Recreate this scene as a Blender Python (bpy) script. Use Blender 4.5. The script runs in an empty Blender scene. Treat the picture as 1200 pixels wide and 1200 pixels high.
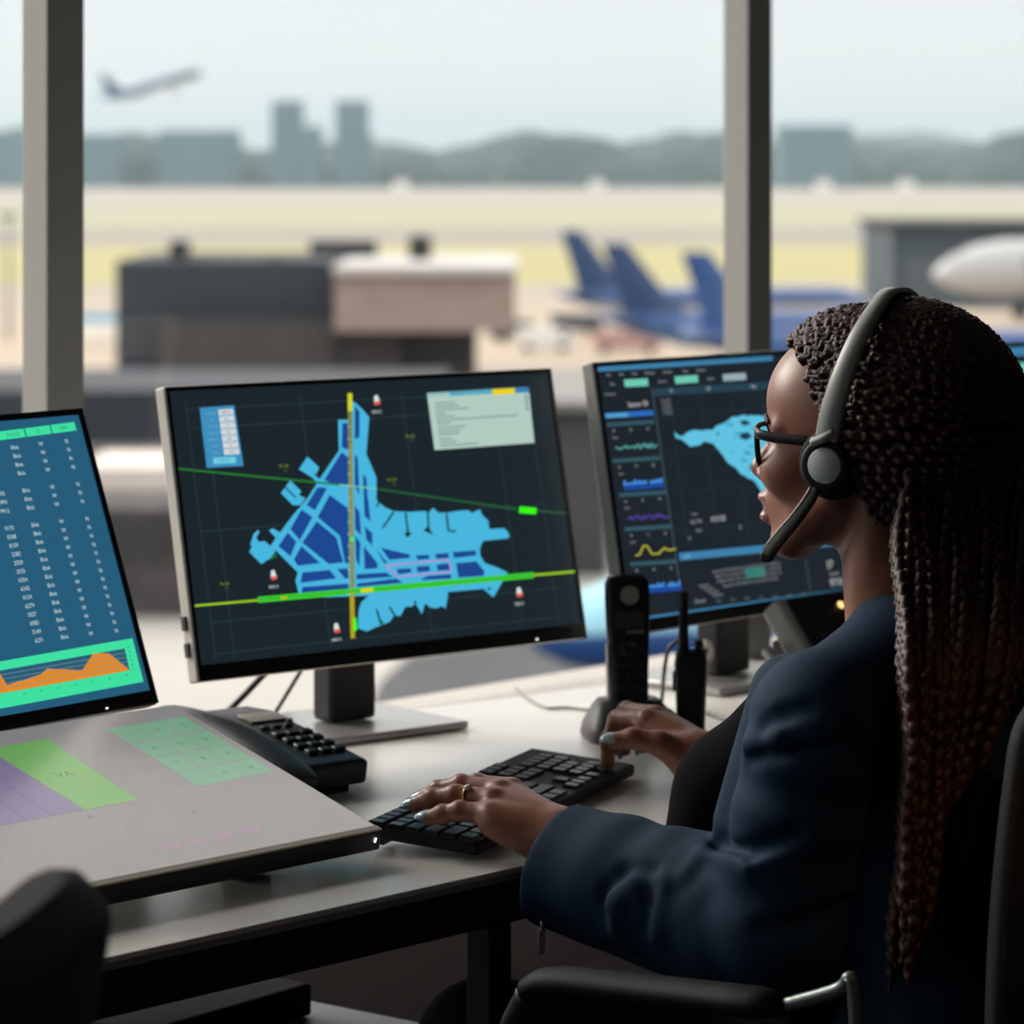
import bpy, bmesh, math, random
import numpy as np
from mathutils import Vector, Matrix, Quaternion
random.seed(7)
rng = np.random.default_rng(7)
S = bpy.context.scene
COL = S.collection
F, HZ, ZC = 4000.0, 190.0, 1.43          # the photograph's lens in pixels, its horizon row, the camera's height
GZ = ZC - 20.0                            # airfield level below the control room

# ------------------------------------------------------------------ helpers
def lin(c):
    return tuple((x/255/12.92 if x/255 <= .04045 else ((x/255+.055)/1.055)**2.4) for x in c)

def at_y(px, py, Y):
    return Vector(((px-600)/F*Y, Y, ZC-(py-HZ)/F*Y))

def at_z(px, py, z):
    return at_y(px, py, F*(ZC-z)/(py-HZ))

MATS = {}
def mat(name, rgb, rough=.5, metal=0., spec=.5, emit=None, estr=1., noise=0., nscale=20., bump=0., bscale=200., coat=0., alpha=None, sheen=0., stretch=None):
    if name in MATS:
        return MATS[name]
    m = bpy.data.materials.new(name); m.use_nodes = True
    nt = m.node_tree; b = nt.nodes['Principled BSDF']
    col = lin(rgb)
    b.inputs['Base Color'].default_value = (*col, 1)
    b.inputs['Roughness'].default_value = rough
    b.inputs['Metallic'].default_value = metal
    b.inputs['Specular IOR Level'].default_value = spec
    b.inputs['Coat Weight'].default_value = coat
    b.inputs['Coat Roughness'].default_value = .05
    b.inputs['Sheen Weight'].default_value = sheen
    if emit is not None:
        b.inputs['Emission Color'].default_value = (*lin(emit), 1)
        b.inputs['Emission Strength'].default_value = estr
    if noise or bump:
        tc = nt.nodes.new('ShaderNodeTexCoord')
        src = tc.outputs['Object']
        if stretch:
            mp = nt.nodes.new('ShaderNodeMapping'); mp.inputs['Scale'].default_value = stretch
            nt.links.new(src, mp.inputs['Vector']); src = mp.outputs['Vector']
        if noise:
            n = nt.nodes.new('ShaderNodeTexNoise'); n.inputs['Scale'].default_value = nscale; n.inputs['Detail'].default_value = 5
            r = nt.nodes.new('ShaderNodeValToRGB')
            r.color_ramp.elements[0].position = .3; r.color_ramp.elements[1].position = .7
            r.color_ramp.elements[0].color = (*[x*(1-noise) for x in col], 1)
            r.color_ramp.elements[1].color = (*[min(1, x*(1+noise)) for x in col], 1)
            nt.links.new(src, n.inputs['Vector']); nt.links.new(n.outputs['Fac'], r.inputs['Fac'])
            nt.links.new(r.outputs['Color'], b.inputs['Base Color'])
        if bump:
            n = nt.nodes.new('ShaderNodeTexNoise'); n.inputs['Scale'].default_value = bscale; n.inputs['Detail'].default_value = 3
            bp = nt.nodes.new('ShaderNodeBump'); bp.inputs['Strength'].default_value = bump; bp.inputs['Distance'].default_value = .002
            nt.links.new(src, n.inputs['Vector']); nt.links.new(n.outputs['Fac'], bp.inputs['Height'])
            nt.links.new(bp.outputs['Normal'], b.inputs['Normal'])
    MATS[name] = m
    return m

def glow(rgb, k=1.):
    """a lit patch of a display: gives off its own light, with a slightly glossy front"""
    key = 'display_%d_%d_%d_%d' % (*[int(x) for x in rgb], int(k*100))
    return mat(key, (8, 8, 9), rough=.35, spec=.25, emit=rgb, estr=k)

def link(o, parent=None):
    COL.objects.link(o)
    if parent is not None:
        o.parent = parent
        o.matrix_parent_inverse = Matrix.Translation(parent.location).inverted() @ Matrix.Identity(4) if parent.type == 'EMPTY' and parent.parent is None else Matrix.Identity(4)
    return o

def tag(o, label=None, cat=None, group=None, kind=None):
    if label: o['label'] = label
    if cat: o['category'] = cat
    if group: o['group'] = group
    if kind: o['kind'] = kind
    return o

def thing(name, label, cat, loc=(0, 0, 0), group=None):
    o = bpy.data.objects.new(name, None); o.empty_display_size = .05
    o.location = loc; COL.objects.link(o)
    return tag(o, label, cat, group)

def empty_part(name, parent):
    o = bpy.data.objects.new(name, None); o.empty_display_size = .02
    return link(o, parent)

class MB:
    """collects shapes given in world coordinates (or in the frame of self.M) into one mesh"""
    def __init__(self, M=None):
        self.bm = bmesh.new(); self.M = M or Matrix.Identity(4); self.mi = 0
    def _v(self, p): return self.bm.verts.new(self.M @ Vector(p))
    def face(self, vs, smooth=False):
        try:
            f = self.bm.faces.new(vs)
        except ValueError:
            return None
        f.material_index = self.mi; f.smooth = smooth
        return f
    def box(self, c, s, R=None, bevel=0., seg=2):
        R = R or Matrix.Identity(3); c = Vector(c)
        vs = []
        for x in (-.5, .5):
            for y in (-.5, .5):
                for z in (-.5, .5):
                    vs.append(self._v(c + R @ Vector((x*s[0], y*s[1], z*s[2]))))
        fs = [self.face([vs[i] for i in q]) for q in ((0, 1, 3, 2), (4, 6, 7, 5), (0, 4, 5, 1), (2, 3, 7, 6), (0, 2, 6, 4), (1, 5, 7, 3))]
        if bevel:
            es = {e for f in fs for e in f.edges}
            r = bmesh.ops.bevel(self.bm, geom=list(es), offset=bevel, segments=seg, affect='EDGES', profile=.5)
            for f in r['faces']: f.material_index = self.mi; f.smooth = True
        return self
    def prism(self, pts, a, b, bevel=0., seg=2, smooth=False):
        """polygon pts (2-D) extruded from a to b: a, b map (x,y) -> point"""
        lo = [self._v(a(*p)) for p in pts]; hi = [self._v(b(*p)) for p in pts]
        n = len(pts); fs = [self.face(lo[::-1]), self.face(hi)]
        for i in range(n):
            fs.append(self.face([lo[i], lo[(i+1) % n], hi[(i+1) % n], hi[i]], smooth))
        if bevel:
            es = {e for f in fs[:2] if f for e in f.edges}
            bmesh.ops.bevel(self.bm, geom=list(es), offset=bevel, segments=seg, affect='EDGES', profile=.5)
        return self
    def rings(self, rings, cap=True, closed=False, smooth=True):
        R = [[self._v(p) for p in r] for r in rings]; n = len(R[0])
        m = len(R)
        for i in range(m if closed else m-1):
            A, B = R[i], R[(i+1) % m]
            for j in range(n):
                self.face([A[j], A[(j+1) % n], B[(j+1) % n], B[j]], smooth)
        if cap and not closed:
            self.face(R[0][::-1]); self.face(R[-1])
        return self
    def tube(self, pts, r, n=10, cap=True, closed=False, flat=None, up=None, twist=None):
        """tube through pts, radius r (number or list); flat=(a,b) scales the section's two axes"""
        pts = [Vector(p) for p in pts]; m = len(pts)
        rr = r if isinstance(r, (list, tuple)) else [r]*m
        T = []
        for i in range(m):
            a = pts[i-1] if (i > 0 or closed) else pts[i]
            b = pts[(i+1) % m] if (i < m-1 or closed) else pts[i]
            T.append((b-a).normalized())
        N = Vector(up) if up is not None else (Vector((0, 0, 1)) if abs(T[0].z) < .9 else Vector((1, 0, 0)))
        out = []
        for i in range(m):
            N = (N - T[i]*N.dot(T[i])).normalized(); B = T[i].cross(N)
            fa, fb = flat or (1, 1)
            out.append([pts[i] + (N*math.cos(t)*fa + B*math.sin(t)*fb)*rr[i] for t in (2*math.pi*k/n for k in range(n))])
        return self.rings(out, cap, closed)
    def cyl(self, a, b, r, r2=None, n=20):
        a, b = Vector(a), Vector(b); t = (b-a).normalized()
        N = t.orthogonal().normalized(); B = t.cross(N)
        r2 = r if r2 is None else r2
        return self.rings([[p + (N*math.cos(2*math.pi*k/n) + B*math.sin(2*math.pi*k/n))*q for k in range(n)] for p, q in ((a, r), (b, r2))])
    def lathe(self, a, axis, prof, n=28):
        """prof: (distance along axis, radius)"""
        a, t = Vector(a), Vector(axis).normalized()
        N = t.orthogonal().normalized(); B = t.cross(N)
        return self.rings([[a + t*h + (N*math.cos(2*math.pi*k/n) + B*math.sin(2*math.pi*k/n))*max(r, 1e-5) for k in range(n)] for h, r in prof])
    def ball(self, c, r, R=None, nu=20, nv=12):
        c = Vector(c); r = (r, r, r) if isinstance(r, (int, float)) else r; R = R or Matrix.Identity(3)
        rg = []
        for i in range(nv+1):
            th = math.pi*i/nv
            th = min(max(th, .02), math.pi-.02)
            rg.append([c + R @ Vector((r[0]*math.sin(th)*math.cos(2*math.pi*k/nu), r[1]*math.sin(th)*math.sin(2*math.pi*k/nu), r[2]*math.cos(th))) for k in range(nu)])
        return self.rings(rg)
    def build(self, name, mats, parent=None):
        bmesh.ops.recalc_face_normals(self.bm, faces=self.bm.faces[:])
        me = bpy.data.meshes.new(name); self.bm.to_mesh(me); self.bm.free()
        for m in (mats if isinstance(mats, (list, tuple)) else [mats]): me.materials.append(m)
        return link(bpy.data.objects.new(name, me), parent)

def frame(o, x, y, z):
    return Matrix(((x[0], y[0], z[0], o[0]), (x[1], y[1], z[1], o[1]), (x[2], y[2], z[2], o[2]), (0, 0, 0, 1)))

def rotz(a): return Matrix.Rotation(a, 3, 'Z')

def spline(pts, n=8):
    """Catmull-Rom through pts"""
    P = [Vector(p) for p in pts]; P = [P[0]*2-P[1]] + P + [P[-1]*2-P[-2]]
    out = []
    for i in range(1, len(P)-2):
        for k in range(n):
            t = k/n; a, b, c, d = P[i-1:i+3]
            out.append(.5*((2*b)+(c-a)*t+(2*a-5*b+4*c-d)*t*t+(3*b-a-3*c+d)*t**3))
    out.append(P[-2]); return out

def np_mesh(name, V, Q, mats, parent=None, idx=None, smooth=True):
    use = np.unique(Q); rm = np.zeros(len(V), np.int64); rm[use] = np.arange(len(use)); V = V[use]; Q = rm[Q]
    me = bpy.data.meshes.new(name); n, f = len(V), len(Q); k = Q.shape[1]
    me.vertices.add(n); me.vertices.foreach_set('co', np.ascontiguousarray(V, np.float32).ravel())
    me.loops.add(f*k); me.loops.foreach_set('vertex_index', np.ascontiguousarray(Q, np.int32).ravel())
    me.polygons.add(f); me.polygons.foreach_set('loop_start', np.arange(0, f*k, k, dtype=np.int32))
    me.polygons.foreach_set('use_smooth', np.full(f, smooth))
    for m in (mats if isinstance(mats, (list, tuple)) else [mats]): me.materials.append(m)
    if idx is not None: me.polygons.foreach_set('material_index', np.ascontiguousarray(idx, np.int32))
    me.update(calc_edges=True); me.validate()
    return link(bpy.data.objects.new(name, me), parent)

# ------------------------------------------------------------------ implicit surfaces for figure and clothes
def rc(p, a, b, r1, r2):
    a = np.asarray(a, np.float32); ab = np.asarray(b, np.float32)-a
    t = np.clip(((p-a) @ ab)/max(float(ab @ ab), 1e-9), 0, 1)
    q = p-a-t[:, None]*ab
    return np.sqrt((q*q).sum(1))-(r1+(r2-r1)*t)
def ell(p, c, r, R=None):
    q = p-np.asarray(c, np.float32)
    if R is not None: q = q @ np.asarray(R, np.float32)      # columns of R: the ellipsoid's axes
    r = np.asarray(r, np.float32)
    k0 = np.sqrt(((q/r)**2).sum(1)); k1 = np.sqrt(((q/r**2)**2).sum(1))
    return k0*(k0-1)/np.maximum(k1, 1e-6)
def smin(a, b, k):
    h = np.clip(.5+.5*(b-a)/k, 0, 1)
    return b*(1-h)+a*h-k*h*(1-h)
def smax(a, b, k): return -smin(-a, -b, k)
def surf(fn, lo, hi, h):
    """mesh of fn = 0 inside the box lo..hi, cell size h: naive surface nets, evaluated only near the surface"""
    lo = np.array(lo, np.float32); NB = 12
    nb = np.ceil((np.array(hi)-lo)/(h*NB)).astype(int)
    n = nb*NB+1
    D = np.ones(n, np.float32)
    g = np.stack(np.meshgrid(*[np.arange(k) for k in nb], indexing='ij'), -1).reshape(-1, 3)
    cen = lo+(g+.5).astype(np.float32)*(h*NB)
    dc = fn(cen.astype(np.float32))
    act = np.abs(dc) < h*NB*1.45
    for b, d in zip(g[~act], dc[~act]):
        if d < 0:
            s = b*NB; D[s[0]:s[0]+NB+1, s[1]:s[1]+NB+1, s[2]:s[2]+NB+1] = -1
    o = np.stack(np.meshgrid(*[np.arange(NB+1)]*3, indexing='ij'), -1).reshape(-1, 3)
    ab = g[act]
    for i in range(0, len(ab), 80):
        ch = ab[i:i+80]
        ij = (ch[:, None, :]*NB+o[None]).reshape(-1, 3)
        v = fn((lo+ij*np.float32(h)).astype(np.float32))
        D[ij[:, 0], ij[:, 1], ij[:, 2]] = v
    s = D < 0
    c = [s[x:n[0]-1+x, y:n[1]-1+y, z:n[2]-1+z] for x in (0, 1) for y in (0, 1) for z in (0, 1)]
    cnt = sum(a.astype(np.int8) for a in c)
    m = (cnt > 0) & (cnt < 8)
    ci = np.argwhere(m); ID = np.full(m.shape, -1, np.int64); ID[m] = np.arange(len(ci))
    off = np.array([(x, y, z) for x in (0, 1) for y in (0, 1) for z in (0, 1)])
    dv = np.stack([D[ci[:, 0]+a, ci[:, 1]+b, ci[:, 2]+e] for a, b, e in off], 1)
    acc = np.zeros((len(ci), 3)); wt = np.zeros(len(ci))
    for i in range(8):
        for j in range(i+1, 8):
            if np.abs(off[i]-off[j]).sum() == 1:
                x = (dv[:, i] < 0) != (dv[:, j] < 0)
                t = np.where(x, dv[:, i]/np.where(x, dv[:, i]-dv[:, j], 1), 0)
                acc += (off[i]+t[:, None]*(off[j]-off[i]))*x[:, None]; wt += x
    V = lo+(ci+acc/wt[:, None])*h
    Q = []
    for ax in range(3):
        u, w = (ax+1) % 3, (ax+2) % 3
        sl0 = [slice(None)]*3; sl1 = [slice(None)]*3
        sl0[ax] = slice(0, n[ax]-1); sl1[ax] = slice(1, n[ax])
        e = np.argwhere(s[tuple(sl0)] != s[tuple(sl1)])
        e = e[(e[:, u] > 0) & (e[:, w] > 0) & (e[:, u] < n[u]-1) & (e[:, w] < n[w]-1)]
        def cell(du, dw):
            k = e.copy(); k[:, u] += du; k[:, w] += dw
            return ID[k[:, 0], k[:, 1], k[:, 2]]
        q = np.stack([cell(-1, -1), cell(0, -1), cell(0, 0), cell(-1, 0)], 1)
        neg = s[e[:, 0], e[:, 1], e[:, 2]]
        q[~neg] = q[~neg][:, ::-1]
        Q.append(q)
    Q = np.concatenate(Q)
    return V, Q[(Q >= 0).all(1)]
def relax(V, Q, it=2, k=.5):
    for _ in range(it):
        acc = np.zeros_like(V); w = np.zeros(len(V))
        for i in range(4):
            a, b = Q[:, i], Q[:, (i+1) % 4]
            np.add.at(acc, a, V[b]); np.add.at(w, a, 1); np.add.at(acc, b, V[a]); np.add.at(w, b, 1)
        V = V*(1-k)+k*acc/np.maximum(w, 1)[:, None]
    return V

# ------------------------------------------------------------------ writing on displays
_TXT = {}
def text_mesh(s):
    if s not in _TXT:
        cu = bpy.data.curves.new('writing', 'FONT'); cu.body = s; cu.resolution_u = 2
        ob = bpy.data.objects.new('writing', cu); COL.objects.link(ob)
        dg = bpy.context.evaluated_depsgraph_get()
        me = bpy.data.meshes.new_from_object(ob.evaluated_get(dg))
        vs = [(v.co.x, v.co.y) for v in me.vertices]; fs = [tuple(p.vertices) for p in me.polygons]
        bpy.data.objects.remove(ob); bpy.data.curves.remove(cu); bpy.data.meshes.remove(me)
        x0 = min(v[0] for v in vs); x1 = max(v[0] for v in vs)
        _TXT[s] = ([(x-x0, y) for x, y in vs], fs, x1-x0)
    return _TXT[s]

class Display:
    """the lit picture on a screen plane (frame M, face along +z): flat patches laid on the screen"""
    STEP = .00012
    def __init__(self, M):
        self.M = M; self.V = []; self.Fc = []; self.mi = []; self.mats = []; self.layer = 1
        self.clip = None
        self.o = M.translation; self.r = M.col[0].xyz; self.u = M.col[1].xyz; self.n = M.col[2].xyz
    def pt(self, px, py):
        c = Vector((0, 0, ZC)); d = Vector(((px-600)/F, 1, -(py-HZ)/F))
        P = c+d*((self.o-c).dot(self.n)/d.dot(self.n))-self.o
        return (P.dot(self.r), P.dot(self.u))
    def _m(self, m):
        if m not in self.mats: self.mats.append(m)
        return self.mats.index(m)
    def loc(self, pts, m, layer=None):
        if self.clip: c = self.clip; pts = [(min(max(x, c[0]), c[1]), min(max(y, c[2]), c[3])) for x, y in pts]
        b = len(self.V); z = (self.layer if layer is None else layer)*self.STEP
        a = sum(pts[i-1][0]*pts[i][1]-pts[i][0]*pts[i-1][1] for i in range(len(pts)))
        if a < 0: pts = pts[::-1]
        self.V += [(x, y, z) for x, y in pts]; self.Fc.append(tuple(range(b, b+len(pts)))); self.mi.append(self._m(m))
    def poly(self, pts, m, layer=None): self.loc([self.pt(*p) for p in pts], m, layer)
    def line(self, a, b, w, m, layer=None):
        dx, dy = b[0]-a[0], b[1]-a[1]; L = math.hypot(dx, dy) or 1; nx, ny = -dy/L*w/2, dx/L*w/2
        self.poly([(a[0]+nx, a[1]+ny), (b[0]+nx, b[1]+ny), (b[0]-nx, b[1]-ny), (a[0]-nx, a[1]-ny)], m, layer)
    def path(self, pts, w, m, layer=None):
        for a, b in zip(pts, pts[1:]): self.line(a, b, w, m, layer)
    def text(self, s, px, py, h, m, layer=None, align=.5, wide=1., rot=0.):
        """s with its middle (align) at px,py and capitals h pixels tall"""
        vs, fs, w = text_mesh(s)
        x, y = self.pt(px, py); x2, y2 = self.pt(px, py-h)
        k = math.hypot(x2-x, y2-y)/.72
        b = len(self.V); z = (self.layer if layer is None else layer)*self.STEP
        co, si = math.cos(rot), math.sin(rot)
        for a, e in vs:
            a = (a-w*align)*k*wide; e = (e-.36)*k
            self.V.append((x+a*co-e*si, y+a*si+e*co, z))
        for f in fs: self.Fc.append(tuple(b+i for i in f)); self.mi.append(self._m(m))
    def build(self, name, parent):
        me = bpy.data.meshes.new(name)
        me.from_pydata([self.M @ Vector(v) for v in self.V], [], self.Fc)
        for m in self.mats: me.materials.append(m)
        me.polygons.foreach_set('material_index', self.mi); me.update()
        return link(bpy.data.objects.new(name, me), parent)

# ------------------------------------------------------------------ camera, sky, sun
cam = bpy.data.cameras.new('camera'); cam.sensor_width = 36; cam.lens = 36*F/1200
cam.shift_y = -(600-HZ)/1200; cam.clip_end = 20000; cam.clip_start = .05
co = bpy.data.objects.new('camera', cam); COL.objects.link(co)
co.location = (0, 0, ZC); co.rotation_euler = (math.pi/2, 0, 0)
cam.dof.use_dof = True; cam.dof.focus_distance = 3.32; cam.dof.aperture_fstop = 6.6; cam.dof.aperture_blades = 0
S.camera = co
vs = S.view_settings; S.display_settings.display_device = 'sRGB'
vs.view_transform = 'Standard'; vs.look = 'None'; vs.gamma = 1; vs.exposure = 0; vs.use_curve_mapping = False
S.cycles.use_denoising = True
S.cycles.max_bounces = 8; S.cycles.diffuse_bounces = 4; S.cycles.glossy_bounces = 4; S.cycles.transparent_max_bounces = 12; S.cycles.volume_bounces = 1
S.cycles.sample_clamp_indirect = 4

w = bpy.data.worlds.new('sky'); S.world = w; w.use_nodes = True
nt = w.node_tree; bg = nt.nodes['Background']
tc = nt.nodes.new('ShaderNodeTexCoord'); sp = nt.nodes.new('ShaderNodeSeparateXYZ'); rp = nt.nodes.new('ShaderNodeValToRGB')
nt.links.new(tc.outputs['Generated'], sp.inputs[0])
mr = nt.nodes.new('ShaderNodeMapRange'); mr.inputs['From Min'].default_value = -.01; mr.inputs['From Max'].default_value = .9
nt.links.new(sp.outputs['Z'], mr.inputs['Value']); nt.links.new(mr.outputs['Result'], rp.inputs['Fac'])
els = rp.color_ramp.elements
def zz(el): return (el+.01)/.91
sky_stops = [(-.01, (190, 207, 215), .96), (.012, (193, 209, 218), .95), (.022, (211, 221, 227), .93), (.034, (219, 226, 230), .92), (.048, (223, 229, 237), .90), (.10, (226, 230, 236), .98), (.22, (233, 232, 231), 1.7), (.6, (234, 232, 229), 2.4)]
els[0].position = zz(-.01); els[1].position = zz(.6)
for p, c, k in sky_stops:
    e = els[0] if p == -.01 else els[-1] if p == .6 else els.new(zz(p))
    e.color = (*[x*k for x in lin(c)], 1)
nt.links.new(rp.outputs['Color'], bg.inputs['Color']); bg.inputs['Strength'].default_value = 1.02

sd = bpy.data.lights.new('sun', 'SUN'); sd.energy = 3.6; sd.angle = .55; sd.color = (1, .95, .88)
so = bpy.data.objects.new('sun', sd); COL.objects.link(so)
so.rotation_euler = Vector((.74, -.50, -.46)).to_track_quat('-Z', 'Y').to_euler()   # veiled sun in front, off to the left

# ------------------------------------------------------------------ the control room
WD = Vector((.674, .738, 0)); WN = Vector((.738, -.674, 0))          # along the window wall, into the room
W0 = Vector((-.605, 4.5, 0))
def wp(a, b, z=0): return W0+WD*a+WN*b+Vector((0, 0, z))             # a along the windows, b into the room
WM = frame(wp(0, 0), WD, -WN, (0, 0, 1))                             # x along the windows, -y into the room
m_wall = mat('grey_room_paint', (92, 89, 87), rough=.85, noise=.06, nscale=3, bump=.15, bscale=90)
m_sill = mat('spandrel_panel', (206, 196, 198), rough=.8, noise=.05, nscale=5)
m_floor = mat('charcoal_carpet', (62, 60, 62), rough=.95, noise=.25, nscale=180, bump=.6, bscale=500)
m_ceil = mat('ceiling_board', (128, 126, 123), rough=.9, noise=.03, nscale=8)
m_mull_l = mat('aluminium_window_post', (196, 190, 181), rough=.5, metal=.0, noise=.04, nscale=6, stretch=(1, 1, .05))
m_cap = mat('anthracite_post_cap', (182, 184, 184), rough=.55, noise=.05, nscale=4)
m_gasket = mat('black_window_gasket', (34, 48, 48), rough=.5)
m_glass = bpy.data.materials.new('window_glass'); m_glass.use_nodes = True
nt = m_glass.node_tree
for n_ in list(nt.nodes):
    if n_.type != 'OUTPUT_MATERIAL': nt.nodes.remove(n_)
out = nt.nodes['Material Output']; tr = nt.nodes.new('ShaderNodeBsdfTransparent'); gl = nt.nodes.new('ShaderNodeBsdfGlossy'); mx = nt.nodes.new('ShaderNodeMixShader'); fr = nt.nodes.new('ShaderNodeLayerWeight'); mp = nt.nodes.new('ShaderNodeMapRange'); mp.inputs['From Min'].default_value = .5; mp.inputs['To Min'].default_value = .015; mp.inputs['To Max'].default_value = .5
tr.inputs['Color'].default_value = (.975, .972, .968, 1); gl.inputs['Roughness'].default_value = .0
nt.links.new(fr.outputs['Facing'], mp.inputs['Value']); nt.links.new(mp.outputs[0], mx.inputs[0]); nt.links.new(tr.outputs[0], mx.inputs[1]); nt.links.new(gl.outputs[0], mx.inputs[2]); nt.links.new(mx.outputs[0], out.inputs['Surface'])

A0, A1, DEPTH, HT, SILL = -4.6, 4.0, 6.0, 2.75, .62
def struct(name, mb, m, parent=None):
    o = mb.build(name, m, parent)
    if parent is None: o['kind'] = 'structure'
    return o
b = MB(WM); b.box(((A0+A1)/2, -DEPTH/2+.1, -.06), (A1-A0+.4, DEPTH+.2, .12)); struct('floor', b, m_floor)
b = MB(WM); b.box(((A0+A1)/2, -DEPTH/2+.2, HT+.06), (A1-A0+.6, DEPTH+.6, .12)); struct('ceiling', b, m_ceil)
b = MB(WM); b.box((A0-.06, -DEPTH/2+.1, HT/2), (.12, DEPTH+.2, HT)); struct('wall_left', b, m_wall)
b = MB(WM); b.box((A1+.06, -DEPTH/2+.1, HT/2), (.12, DEPTH+.2, HT)); struct('wall_right', b, m_wall)
b = MB(WM); b.box(((A0+A1)/2, -DEPTH-.06, HT/2), (A1-A0+.24, .12, HT)); struct('wall_back', b, m_wall)
b = MB(WM); b.box(((A0+A1)/2, .06, SILL/2-.02), (A1-A0, .12, SILL-.04)); struct('wall_front', b, m_sill)
b = MB(WM); b.box(((A0+A1)/2, .02, SILL-.01), (A1-A0, .2, .02), bevel=.003); struct('trim_sill', b, m_mull_l)
b = MB(WM); b.box(((A0+A1)/2, .02, HT-.14), (A1-A0, .2, .28)); struct('trim_head', b, m_sill)
STEPW = 1.47
posts = [k*STEPW for k in (-2, -1, 0, 1, 2)]
for i, a in enumerate(posts):
    hz_ = (SILL+HT-.28)/2; hh = HT-.28-SILL
    b = MB(WM); b.box((a, .004, hz_), (.060, .046, hh), bevel=.0015)
    b.mi = 2; b.box((a, -.0225, hz_), (.063, .006, hh), bevel=.001)
    b.mi = 1; b.box((a, -.0192, hz_), (.056, .0012, hh))
    struct('trim_%d' % (i+1), b, [m_mull_l, m_gasket, m_cap])
edges = [A0]+posts+[A1]
for i in range(len(edges)-1):
    x0, x1 = edges[i]+(.03 if i else 0), edges[i+1]-(.03 if i < len(edges)-2 else 0)
    b = MB(WM); b.box(((x0+x1)/2, .03, (SILL+HT-.28)/2), (x1-x0, .008, HT-.28-SILL))
    struct('window_%d' % (i+1), b, m_glass)

# ceiling downlight behind the operator: the warm accent on her braids
lf = thing('ceiling_downlight', 'round warm ceiling downlight behind the seated woman', 'lamp', (1.25, 1.15, HT))
b = MB(); b.lathe((1.25, 1.15, HT), (0, 0, -1), [(0, .09), (.012, .088), (.014, .07), (.004, .066)], 32); b.build('housing', mat('white_lamp_ring', (205, 203, 198), rough=.4), lf)
b = MB(); b.lathe((1.25, 1.15, HT-.003), (0, 0, -1), [(0, .064), (.004, .06), (.005, .001)], 28); b.build('lens', mat('lamp_lens', (250, 220, 180), emit=(255, 205, 140), estr=3), lf)
sl = bpy.data.lights.new('downlight', 'SPOT'); sl.energy = 42; sl.color = (1, .60, .30); sl.spot_size = .13; sl.spot_blend = 1.; sl.shadow_soft_size = .05
sb = bpy.data.objects.new('downlight', sl); COL.objects.link(sb); sb.location = (1.25, 1.15, HT-.03)
sb.rotation_euler = (Vector((.415, 3.04, .84))-sb.location).to_track_quat('-Z', 'Y').to_euler()

# ------------------------------------------------------------------ the airfield outside
def ground_mat():
    m = bpy.data.materials.new('airfield_ground'); m.use_nodes = True; nt = m.node_tree; B = nt.nodes['Principled BSDF']
    B.inputs['Roughness'].default_value = .95; B.inputs['Specular IOR Level'].default_value = .1
    tc = nt.nodes.new('ShaderNodeTexCoord'); s = nt.nodes.new('ShaderNodeSeparateXYZ'); nt.links.new(tc.outputs['Object'], s.inputs[0])
    # strips of grass, taxiway and runway run across, a little askew; log scale so that far strips keep their width
    ma = nt.nodes.new('ShaderNodeMath'); ma.operation = 'MULTIPLY_ADD'; ma.inputs[1].default_value = -.06
    nt.links.new(s.outputs['X'], ma.inputs[0]); nt.links.new(s.outputs['Y'], ma.inputs[2])
    n1 = nt.nodes.new('ShaderNodeTexNoise'); n1.inputs['Scale'].default_value = .012; n1.inputs['Detail'].default_value = 4
    nt.links.new(tc.outputs['Object'], n1.inputs['Vector'])
    lg = nt.nodes.new('ShaderNodeMath'); lg.operation = 'LOGARITHM'; lg.inputs[1].default_value = 10
    nt.links.new(ma.outputs[0], lg.inputs[0])
    ad = nt.nodes.new('ShaderNodeMath'); ad.operation = 'MULTIPLY_ADD'; ad.inputs[1].default_value = .02
    nt.links.new(n1.outputs['Fac'], ad.inputs[0]); nt.links.new(lg.outputs[0], ad.inputs[2])
    mr = nt.nodes.new('ShaderNodeMapRange'); mr.inputs['From Min'].default_value = 2.0; mr.inputs['From Max'].default_value = 3.6
    nt.links.new(ad.outputs[0], mr.inputs['Value'])
    r = nt.nodes.new('ShaderNodeValToRGB'); nt.links.new(mr.outputs['Result'], r.inputs['Fac'])
    def pos(py): return (math.log10(80000/(py-190))+.01-2)/1.6
    conc, pink, straw, gr, far = (172, 168, 161), (174, 163, 150), (172, 166, 122), (164, 163, 139), (162, 156, 148)
    st = [(760, (184, 181, 175)), (560, conc), (400, (184, 169, 150)), (345, pink), (333, (168, 162, 144)), (329, straw), (290, straw), (284, (150, 145, 138)), (270, (150, 146, 138)), (264, gr), (246, gr), (238, far), (215, far)]
    e = r.color_ramp.elements; e[0].position = pos(st[0][0]); e[0].color = (*lin(st[0][1]), 1); e[1].position = min(1, pos(st[-1][0])); e[1].color = (*lin(st[-1][1]), 1)
    for py, c in st[1:-1]:
        x = e.new(pos(py)); x.color = (*lin(c), 1)
    n2 = nt.nodes.new('ShaderNodeTexNoise'); n2.inputs['Scale'].default_value = .05; n2.inputs['Detail'].default_value = 6
    nt.links.new(tc.outputs['Object'], n2.inputs['Vector'])
    mx = nt.nodes.new('ShaderNodeMix'); mx.data_type = 'RGBA'; mx.blend_type = 'MULTIPLY'; mx.inputs[0].default_value = .25
    nt.links.new(r.outputs['Color'], mx.inputs[6]); nt.links.new(n2.outputs['Fac'], mx.inputs[7]); nt.links.new(mx.outputs[2], B.inputs['Base Color'])
    return m
b = MB(); b.box((0, 3500, GZ-.5), (9000, 6960, 1)); struct('ground', b, ground_mat())

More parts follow.
